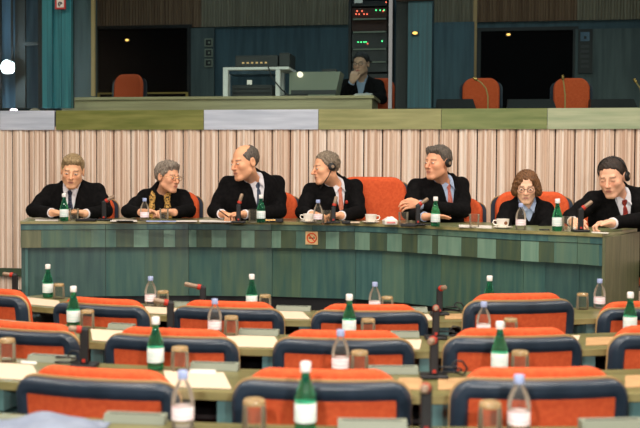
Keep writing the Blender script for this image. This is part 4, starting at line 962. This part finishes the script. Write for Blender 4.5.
        V, Q = f.mesh(); mesh_obj('trousers', V, Q, suit, root, O)
        for q in (-1, 1):
            ff = Field((Pv.x+q*.13-.07, ky-.16, floor-.01), (Pv.x+q*.13+.07, ky+.12, floor+.14), .009); ff.cap((Pv.x+q*.13, ky+.04, floor+.045), (Pv.x+q*.13, ky-.10, floor+.036), .040, .034, .01); ff.cap((Pv.x+q*.13, ky+.04, floor+.05), (Pv.x+q*.13, ky+.03, floor+.11), .036, .034, .02)
            V, Q = ff.mesh(); V[:, 2] = np.maximum(V[:, 2], floor+.003); mesh_obj('shoe', V, Q, 'black', root, O)
    return root, T, dict(N=N, X=X, U=U, Fw=Fw, O=O, depth=depth_at)
def A3(px, py, y): return at(px, py, y)
TZ = TOPZ
hm = {'blond': hairmat('grey_blond_hair', (104,84,56), (176,152,112)), 'grey': hairmat('short_grey_hair', (84,74,66), (156,144,130)), 'greyd': hairmat('dark_grey_hair', (52,46,42), (116,106,96)), 'dark': hairmat('dark_brown_hair', (26,18,14), (54,38,28)), 'brown': hairmat('brown_bob_hair', (62,38,20), (136,92,54)), 'salt': hairmat('salt_grey_hair', (74,64,54), (158,142,122)), 'black': hairmat('black_hair', (12,11,11), (34,30,28))}
navytie = noisemat('dark_blue_patterned_tie', s2l(16,20,40), s2l(60,70,96), (1,1,1), 90, 1, .6, lo=.5, hi=.56)
slatetie = noisemat('slate_blue_tie', s2l(40,50,70), s2l(70,84,108), (1,1,1), 60, 1, .6); pinktie = noisemat('salmon_tie', s2l(214,120,96), s2l(226,146,120), (1,1,1), 70, 1, .6)
rosetie = noisemat('rose_tie', s2l(176,84,74), s2l(206,124,108), (1,1,1), 80, 1, .6); redtie = noisemat('dark_red_tie', s2l(130,30,26), s2l(190,70,50), (1,1,1), 80, 1, .6, lo=.5, hi=.6)
def hv(px, y, z): return xd(px, y, z)
# 1 -- grey blond man at far left, facing the camera and looking down
h = A3(72.5, 171, 7.5)
person('grey blond man in black suit and dark blue tie at far left, looking down', (h.x, h.y, h.z, 8, 14, 4), A3(73, 186.5, 7.63),
  (A3(51, 193, 7.70), A3(97, 192, 7.70)), (hv(33, 7.55, TZ+.065), hv(106, 7.60, TZ+.065)), (hv(52, 7.34, TZ+.055), hv(85, 7.34, TZ+.05)),
  (((1,-.25,.0), (0,-.3,-1), (0,-1,.1), dict(curl=30)), ((-1,-.15,.15), (0,-.3,-1), (0,-1,.2), dict(curl=35))), .0, dict(kind='sweep', mat=hm['blond'], vol=.003, fore=.060), tie=navytie, girth=1.1, lip=(.42,.17,.13), skin=(.78,.42,.245))
# 2 -- woman with scarf, turned to the right
h = A3(168, 177, 7.72)
P2 = person('woman with short grey hair, thin glasses and leopard patterned scarf, turned to the right', (h.x, h.y, h.z, 52, 6, 3), A3(163, 191, 7.82),
  (A3(145, 198, 7.88), A3(182, 198, 7.85)), (hv(128, 7.62, TZ+.06), hv(189, 7.72, TZ+.065)), (hv(141, 7.42, TZ+.06), hv(174, 7.44, TZ+.06)),
  (((1,-.2,.1), (0,-.3,-1), (0,-1,.2), dict(curl=32)), ((-1,-.2,.1), (0,-.3,-1), (0,-1,.2), dict(curl=32))), 1, dict(kind='fluffy', mat=hm['grey'], vol=.005, fore=.062, ear=-.012, rough=1.6), glass='gold', female=True, openjacket=False, shirt='suit', girth=.95, skin=(.74,.38,.23), lip=(.5,.16,.13), scale=.99, jaw=.94, cuff=False)
# 3 -- bald man turned to the left
h = A3(245, 162.5, 7.38)
person('balding heavy man in black suit with slate blue tie, turned left, holding a pen', (h.x, h.y, h.z, -48, 8, -4), A3(252, 179, 7.56),
  (A3(228, 185, 7.56), A3(277, 184, 7.74)), (hv(214, 7.52, TZ+.07), hv(280, 7.55, TZ+.07)), (hv(222, 7.30, TZ+.055), hv(244, 7.24, TZ+.055)),
  (((.55,-.8,.0), (0,-.2,-1), (1,.3,.2), dict(curl=35)), ((-1,-.25,.0), (0,-.2,-1), (0,-1,.3), dict(curl=38))), -1, dict(kind='bald', mat=hm['greyd'], vol=.0, ear=-.014, rough=.5), tie=slatetie, girth=1.22, scale=1.09, skin=(.76,.38,.215), V_=(.06,.28))
# 4 -- man with boom headset, face turned to the left
h = A3(326.0, 168, 7.55)
P4 = person('grey haired man with thin boom headset and salmon tie, face turned left in profile', (h.x, h.y, h.z, -66, 6, -6), A3(334, 184, 7.66),
  (A3(311, 192, 7.62), A3(355, 188, 7.78)), (hv(302, 7.52, TZ+.065), hv(359, 7.60, TZ+.065)), (hv(312, 7.30, TZ+.055), hv(341, 7.26, TZ+.05)),
  (((.8,-.6,.0), (0,-.2,-1), (.6,1,.2), dict(curl=32)), ((-1,-.2,.0), (0,-.2,-1), (0,-1,.3), dict(curl=38))), -1, dict(kind='short', mat=hm['salt'], vol=.003, fore=.088, ear=-.012, rough=1.5), tie=pinktie, girth=1.05, skin=(.78,.40,.235), scale=1.02, V_=(.05,.26), jaw=.95, nose=1.2)
headset(P4[1], 1, 'thin black boom headset worn by the man with the salmon tie', side=1, boom=True, band=False)
# 5 -- man with crossed arms
h = A3(438, 162.5, 7.30)
P5 = person('dark grey haired man with rose tie and headset, arms crossed, face turned left', (h.x, h.y, h.z, -50, 2, 2), A3(441, 181, 7.45),
  (A3(416, 188, 7.40), A3(461, 186, 7.58)), (hv(409, 7.22, TZ+.075), hv(464, 7.35, TZ+.09)), (hv(425, 7.0, TZ+.055), hv(419, 7.14, TZ+.135)),
  (((1,-.2,.05), (0,-.3,-1), (0,1,.6), dict(curl=6)), ((-1,-.25,.1), (0,.6,-1), (0,-.6,1), dict(curl=26, sc=.9))), -1, dict(kind='sweep', mat=hm['greyd'], vol=.002, fore=.066), tie=rosetie, shirt='blueshirt', girth=1.12, skin=(.74,.36,.215), scale=1.05, nose=1.15)
headset(P5[1], 1, 'black headset worn by the man with the rose tie', side=1, boom=False, band=False)
# 6 -- woman with bob
h = A3(526.5, 186.5, 6.98)
P6 = person('woman with brown bobbed hair and thin glasses in a black jacket, looking down', (h.x, h.y, h.z, -14, 14, 0), A3(526, 203, 7.08),
  (A3(508, 211, 7.10), A3(545, 211, 7.10)), (hv(503, 6.98, TZ+.0), hv(549, 6.98, TZ+.0)), (hv(517, 6.86, TZ-.06), hv(536, 6.86, TZ-.06)),
  (((.5,-1,.0), (0,0,-1), (.8,.3,0), dict(curl=30)), ((-.5,-1,.0), (0,0,-1), (-.8,.3,0), dict(curl=30))), 0, dict(kind='bob', mat=hm['brown'], rough=1.5), glass='blackmetal', female=True, shirt='blueshirt', girth=.95, skin=(.80,.48,.33), lip=(.5,.2,.18), scale=.95, jaw=.92, nose=.85, V_=(.05,.10), pelvis=(xd(527, 7.2, 1).x, 7.22, .93))
# 7 -- man with headphones at right
h = A3(612.5, 177, 6.62)
P7 = person('man with black headphones and red tie at far right, fist on the desk, looking down', (h.x, h.y, h.z, -36, 18, -3), A3(618, 193, 6.74),
  (A3(593, 201, 6.72), A3(643, 197, 6.78)), (hv(571, 6.62, TZ+.07), hv(646, 6.50, TZ+.07)), (hv(573, 6.40, TZ+.05), hv(612, 6.20, TZ+.05)),
  (((.1,-1,-.1), (.6,0,-1), (1,0,.5), dict(curl=40)), ((-1,-.1,.0), (0,-.2,-1), (0,-1,.35), dict(curl=60))), 'closed', dict(kind='short', mat=hm['dark'], vol=.002, fore=.074), tie=redtie, girth=1.15, skin=(.80,.44,.29), scale=1.07, pelvis=(xd(616, 6.95, 1).x, 6.98, .93))
headset(P7[1], 1, 'black headphones with headband worn by the man at far right', side=1, boom=False)
# 8 -- interpreter behind the glass
v0 = 1.25
def wpt(px, py, v): return WM @ wl(px, py, v)
h = wpt(361, 64, v0); n_ = wpt(362, 80, v0+.10)
zt_ = ZD
wa_ = wpt(352, 73, v0-.13); 
P8 = person('man with glasses in a dark suit behind the glass, hand raised to his mouth', (h.x, h.y, h.z, -22, 6, 0), tuple(n_),
  (wpt(345, 86, v0+.12), wpt(378, 86, v0+.12)), (wpt(341, 98, v0-.05), wpt(382, 99, v0+.0)), (wpt(352, 82, v0-.14), wpt(366, 96, v0-.25)),
  (((.25,.15,1), (.3,1,0), (1,0,.2), dict(curl=45)), ((-1,-.2,.0), (0,-.2,-1), (0,-1,.3), dict(curl=30))), 0, dict(kind='short', mat=hm['black'], vol=.004, fore=.07), glass='blackmetal', shirt='blueshirt', floor=GF, skin=(.6,.36,.25), scale=1.0, pelvis=tuple(n_+Vector((0,.12,-.5))), V_=(.05,.22))
# scarf of woman 2, badge of man 4
inf = P2[2]; N, X, U, Fw, O = inf['N'], inf['X'], inf['U'], inf['Fw'], inf['O']
scm = noisemat('leopard_scarf', s2l(60,40,20), s2l(206,160,84), (1,1,1), 75, 2, .8, lo=.42, hi=.52)
b = MB()
for q in (-1, 1):
    pts = [N+X*q*.02-Fw*.06+U*.03, N+X*q*.062+U*.025, N+X*q*.058+Fw*(inf['depth'](q*.04, -.03)+.018)-U*.02, N+X*q*.062+Fw*(inf['depth'](q*.05, -.10)+.018)-U*.10, N+X*q*.07+Fw*(inf['depth'](q*.06, -.17)+.018)-U*.17, N+X*q*.075+Fw*(inf['depth'](q*.07, -.22)+.016)-U*.215]
    fine = []
    for i in range(len(pts)-1):
        for k in range(4): fine.append(pts[i].lerp(pts[i+1], k/4)-O)
    fine.append(pts[-1]-O); b.tube(fine, [.024+.004*math.sin(i*1.7) for i in range(len(fine))], 12)
b.build('scarf', scm, P2[0])
# ================================================================== things on the rostrum and in the gallery
tz = TOPZ+.001
def on(px, y): return xd(px, y, tz)
dg = [(64, 7.22, 'g', 'green bottle in front of the grey blond man at far left'), (261, 7.14, 'g', 'green bottle in front of the bald man with slate tie'), (435.5, 6.72, 'g', 'green bottle in front of the man with crossed arms'), (557.5, 6.22, 'g', 'green bottle between the bobbed woman and the headphone man'),
      (144.5, 7.3, 'c', 'clear bottle in front of the woman with the scarf'), (318, 7.12, 'c', 'clear bottle in front of the man with the boom headset'), (521, 6.34, 'c', 'clear bottle in front of the woman with bobbed hair')]
for px, y, k, lab in dg:
    o = (green_bottle if k == 'g' else clear_bottle)(on(px, y), lab); o['group'] = 'bottles on the panel desk'
for px, y, lab in ((74, 7.25, 'right of the far left green bottle'), (164, 7.3, 'in front of the scarf woman'), (253, 7.18, 'left of the green bottle by the bald man'), (327, 7.14, 'in front of the boom headset man'), (403.5, 6.86, 'beside the small white packet'), (474.5, 6.55, 'left of the white cup of the bobbed woman'), (568, 6.2, 'right of the rightmost green bottle')):
    o = tumbler(on(px, y), 'drinking glass '+lab+' on the panel desk'); o['group'] = 'glasses on the panel desk'
def cup(px, y, lab, rz=PI):
    p = on(px, y); t = empty('saucer', p, 0, 'white saucer under the '+lab, 'saucer', 'saucers on the panel desk'); t2 = empty('coffee_cup', p+Vector((0,0,.0085)), rz, lab[0].lower()+lab[1:], 'cup', 'cups on the panel desk')
    MB().lathe([(.03, 0), (.045, .003), (.066, .012), (.064, .0135), (.042, .0065), (.0, .006)], 28).build('dish', 'china', t)
    MB().lathe([(.022, 0), (.03, .004), (.038, .02), (.042, .055), (.0405, .0555), (.036, .02), (.0, .008)], 28).build('bowl', 'china', t2)
    MB().tube([(.039, 0, .045), (.058, 0, .046), (.064, 0, .032), (.055, 0, .018), (.036, 0, .015)], .0042, 8).build('handle', 'china', t2)
    return t2
cup(309, 7.2, 'white coffee cup in front of the boom headset man'); cup(371, 7.15, 'white coffee cup before the tall empty chair back', rz=0)
c = cup(503, 6.45, 'white coffee cup in front of the bobbed woman')
MB().ball((0, 0, 0), (.011,.003,.012), 0, 10).build('printed_mark', mat('brown_print', s2l(130, 84, 50), .5), c).location = (-.012, .0405, .03)
t = empty('napkin_packet', on(390, 7.0), .2, 'small white paper packet with pink print right of the central cup', 'packet')
MB().add([(-.045,-.03,0),(.045,-.03,0),(.045,.03,0),(-.045,.03,0),(-.048,-.032,.028),(.048,-.032,.028),(.048,.032,.028),(-.048,.032,.028),(-.014,-.01,.05),(.012,-.012,.056),(.016,.01,.048),(-.012,.012,.054)], [(0,3,2,1),(0,1,5,4),(1,2,6,5),(2,3,7,6),(3,0,4,7),(4,5,9,8),(5,6,10,9),(6,7,11,10),(7,4,8,11),(8,9,10,11)]).build('wrapper', 'china', t)
MB().box((-.03,-.0335,.008), (.03,-.031,.018)).build('printed_band', mat('pink_print', s2l(226, 130, 130), .6), t)
for px, y, tip, lab, h in ((104, 7.3, (1, .1, .62), 'black microphone with red ring by the elbow of the far left man', .14), (238.5, 7.06, (.3, .1, 1), 'black microphone with red ring in front of the bald man', .13), (333.5, 7.10, (.25, .2, 1), 'black microphone with red ring in front of the boom headset man', .115), (418, 6.84, (1, .1, .7), 'black microphone with red ring before the arms crossed man', .14), (581, 6.10, (1, 0, .75), 'black microphone with red ring before the headphone man', .14)):
    o = mic(on(px, y), tip, lab, h=h, hl=.085); o['group'] = 'microphones on the panel desk'
def sheet(px0, px1, y0, y1, lab, m='paperw', z=0, name='paper_sheet', sk_=.0, th=.0025, cat='paper'):
    c = xd((px0+px1)/2, (y0+y1)/2, tz+z); pts = [xd(px0, y0, 0), xd(px1, y0-sk_, 0), xd(px1, y1-sk_, 0), xd(px0, y1, 0)]
    o = MB().prism([(q.x-c.x, q.y-c.y) for q in pts], 0, th).build(name, m, None, c); return tag(o, lab, cat)
sheet(35, 58, 7.2, 7.5, 'white papers in front of the far left man, beside his green bottle', sk_=.01)
sheet(110, 137, 7.16, 7.45, 'white paper between the far left man and the scarf woman')
sheet(146, 176, 7.15, 7.25, 'blue white booklet under the hands of the scarf woman', 'bluecap', th=.006, name='booklet', cat='booklet')
sheet(176, 197, 7.18, 7.42, 'long white paper right of the scarf woman'); sheet(199, 232, 7.16, 7.38, 'stack of white papers left of the bald man', th=.008, name='paper_stack', cat='papers')
sheet(345, 360, 7.15, 7.4, 'pale paper left of the central coffee cup', 'paper'); sheet(459, 492, 6.6, 6.9, 'white papers left of the bobbed woman', sk_=.15, th=.006, name='paper_stack', cat='papers')
sheet(568, 576, 6.27, 6.33, 'small white pad beside the rightmost microphone', 'paperw', th=.02, name='notepad', cat='notepad'); sheet(421, 433, 6.9, 7.0, 'dark folder under the hand of the arms crossed man', 'black', name='folder', cat='folder', th=.004)
sheet(592, 609, 6.0, 6.1, 'glossy white card in front of the fist at far right', 'paperw', name='card', cat='card', sk_=.1)
def pen(p0, p1, lab, m='black'):
    c = (p0+p1)/2; o = MB().tube([p0-c, (p0-c)*.8, (p1-c)*.8, p1-c], [.0015,.0045,.0045,.004], 8).build('pen', m, None, c); tag(o, lab, 'pen')
pen(xd(229, 7.17, tz+.035), xd(219, 7.16, tz+.085), 'thin dark pen held by the bald man'); pen(xd(539, 6.25, tz+.006), xd(550, 6.22, tz+.006), 'black pen lying left of the rightmost green bottle')
pen(xd(116, 7.12, tz+.006), xd(133, 7.1, tz+.006), 'dark pen lying on the desk left of the scarf woman')
t = empty('badge_reader', on(273, 7.25), 0, 'dark box with gold edge beside the right elbow of the bald man', 'box'); MB().box((-.075,-.035,0), (.075,.045,.024), bev=.004).build('casing', 'black', t); MB().box((-.06,-.037,.0105), (.02,-.0345,.021)).build('gold_strip', 'gold', t)
for k, (px, y, w, lab) in enumerate(((86, 7.16, .07, 'black control box in front of the far left man'), (346, 7.06, .03, 'small black control box right of the boom headset man'), (408, 6.66, .05, 'flat black control box before the glass and packet'))):
    t = empty('control_box', on(px, y), 0, lab, 'box', 'control boxes on the panel desk'); MB().box((-w,-.03,0), (w,.03,.02), bev=.004).build('casing', 'black', t); MB().box((-w*.6,-.012,.0202), (-w*.2,.01,.024)).build('key', 'tip', t); MB().box((w*.1,-.012,.0202), (w*.5,.01,.024)).build('key', 'dgrey', t)
# red boutonniere / badge of man 4
inf = P4[2]; p = inf['N']+inf['X']*.035+inf['U']*-.11+inf['Fw']*(inf['depth'](.035, -.11)+.03)-inf['O']
MB().ball(tuple(p), (.012,.008,.014), 0, 12).build('lapel_badge', 'red', P4[0])
# gallery chairs and gooseneck microphones
gch = [(481, 79, .95, 'left of the two orange chairs behind the upper right glass'), (570.5, 79, .95, 'right of the two orange chairs behind the upper right glass'), (132.5, 75, 1.9, 'dim orange chair in the left dark doorway behind the glass'), (380, 79, 1.75, 'dark red chair behind the interpreter, mostly hidden')]
g0 = None
for px, py, v, lab in gch:
    c = wl(px, py, v); pt = WM @ Vector((c.x, c.y, GF+.001)); zz = c.z-GF
    if g0 is None: g0 = make_chair('gallery_chair', pt, PI-WA, lab, zt=zz-.036, W=.205, hb=.42, plain=True); o = g0
    else: o = dup(g0, pt, PI-WA, lab); o.scale = (.95, 1, zz/(wl(481, 79, .95).z-GF))
    o['group'] = 'orange gallery chairs'
for k, (x0, y0, pts, lab) in enumerate(((488, 107.5, [(488, 107), (488, 96), (486, 88), (481, 82), (477, 79.5)], 'curved gooseneck microphone in front of the left gallery chair'), (565.5, 107.5, [(565.5, 107), (565.5, 95), (564.5, 86), (563.5, 79)], 'upright gooseneck microphone in front of the right gallery chair'), (640, 107.5, [(641, 107), (642, 95), (641, 88), (637, 82)], 'gooseneck microphone cut off at the right edge of the glass'))):
    v = .36; base = wl(x0, 100, v); B_ = WM @ Vector((base.x, v+.04, ZD2)); t = empty('gooseneck_microphone', B_, -WA, lab, 'microphone', 'gooseneck microphones in the gallery')
    P_ = [Vector((wl(a, b_, v).x-base.x, 0, max(0.02, wl(a, b_, v).z-ZD2))) for a, b_ in pts]; P_[0].z = .01
    MB().lathe([(.03, 0), (.03, .012), (.01, .016)], 16).build('base', 'black', t); MB().tube(P_, .0065, 8).build('gooseneck', mat('brass_neck', s2l(176, 150, 96), .35, .3), t)
    d = (P_[-1]-P_[-2]).normalized(); MB().tube([P_[-1]-d*.005, P_[-1]+d*.01, P_[-1]+d*.04], [.012, .015, .012], 10).build('microphone_head', 'gold', t)
# papers and small controls on the interpreter desk
for (a, b_, yy, v, lab, m) in ((354, 371, 92, .62, 'open white paper in front of the interpreter', 'paperw'), (282, 296, 93, .55, 'small dark control box beside the projector', 'dgrey'), (296, 306, 92.5, .6, 'second dark control box in front of the projector', 'dgrey')):
    ua, ub, _, zz = wrect(a, yy, b_, 97, v); c = WM @ Vector(((ua+ub)/2, v, ZD)); w = (ub-ua)/2
    t = empty('control_box' if m == 'dgrey' else 'script_page', c, -WA, lab, 'box' if m == 'dgrey' else 'paper'); hh = max(.02, zz-ZD)
    MB().add([(-w,-.02,0),(w,-.02,0),(w,.15,0),(-w,.15,0),(-w,-.02,hh*.5),(w,-.02,hh*.5),(w,.15,hh),(-w,.15,hh)], [(0,3,2,1),(4,5,6,7),(0,1,5,4),(1,2,6,5),(2,3,7,6),(3,0,4,7)]).build('casing' if m == 'dgrey' else 'page', m, t)
for nm, px0, px1, v, e, c_ in (('gallery_fill_light', 120, 370, 1.6, 7, (.75,.9,1)), ('gallery_fill_light', 440, 640, 1.4, 6.5, (.85,.95,1))):  # unseen fill lights added to brighten the gallery interior
    for px in (px0+40, px1-40):
        c = WM @ Vector((wl(px, 50, v).x, v, 4.66)); t = empty(nm, c, -WA, 'added fill light inside the glazed gallery', 'lamp', 'added gallery fill lights'); MB().box((-.3,-.08,-.03), (.3,.08,0)).build('housing', 'dgrey', t); MB().box((-.28,-.06,-.035), (.28,.06,-.0305)).build('diffuser', lamp('gallery_fill_glow', c_, 1.0), t)
        L = bpy.data.lights.new('gallery_fill', 'AREA'); L.shape = 'RECTANGLE'; L.size = .6; L.size_y = .2; L.energy = e; L.color = c_; lo = bpy.data.objects.new('gallery_fill', L); col.objects.link(lo); lo.location = c-Vector((0,0,.06))
sc = bpy.context.scene
w = bpy.data.worlds.new('world'); sc.world = w; w.use_nodes = True
w.node_tree.nodes['Background'].inputs[0].default_value = (.9, .85, .8, 1); w.node_tree.nodes['Background'].inputs[1].default_value = .06
sc.view_settings.view_transform = 'Standard'; sc.view_settings.look = 'None'; sc.view_settings.gamma = 1; sc.view_settings.use_curve_mapping = False
sc.view_settings.exposure = EXPO if 'EXPO' in globals() else 0.25
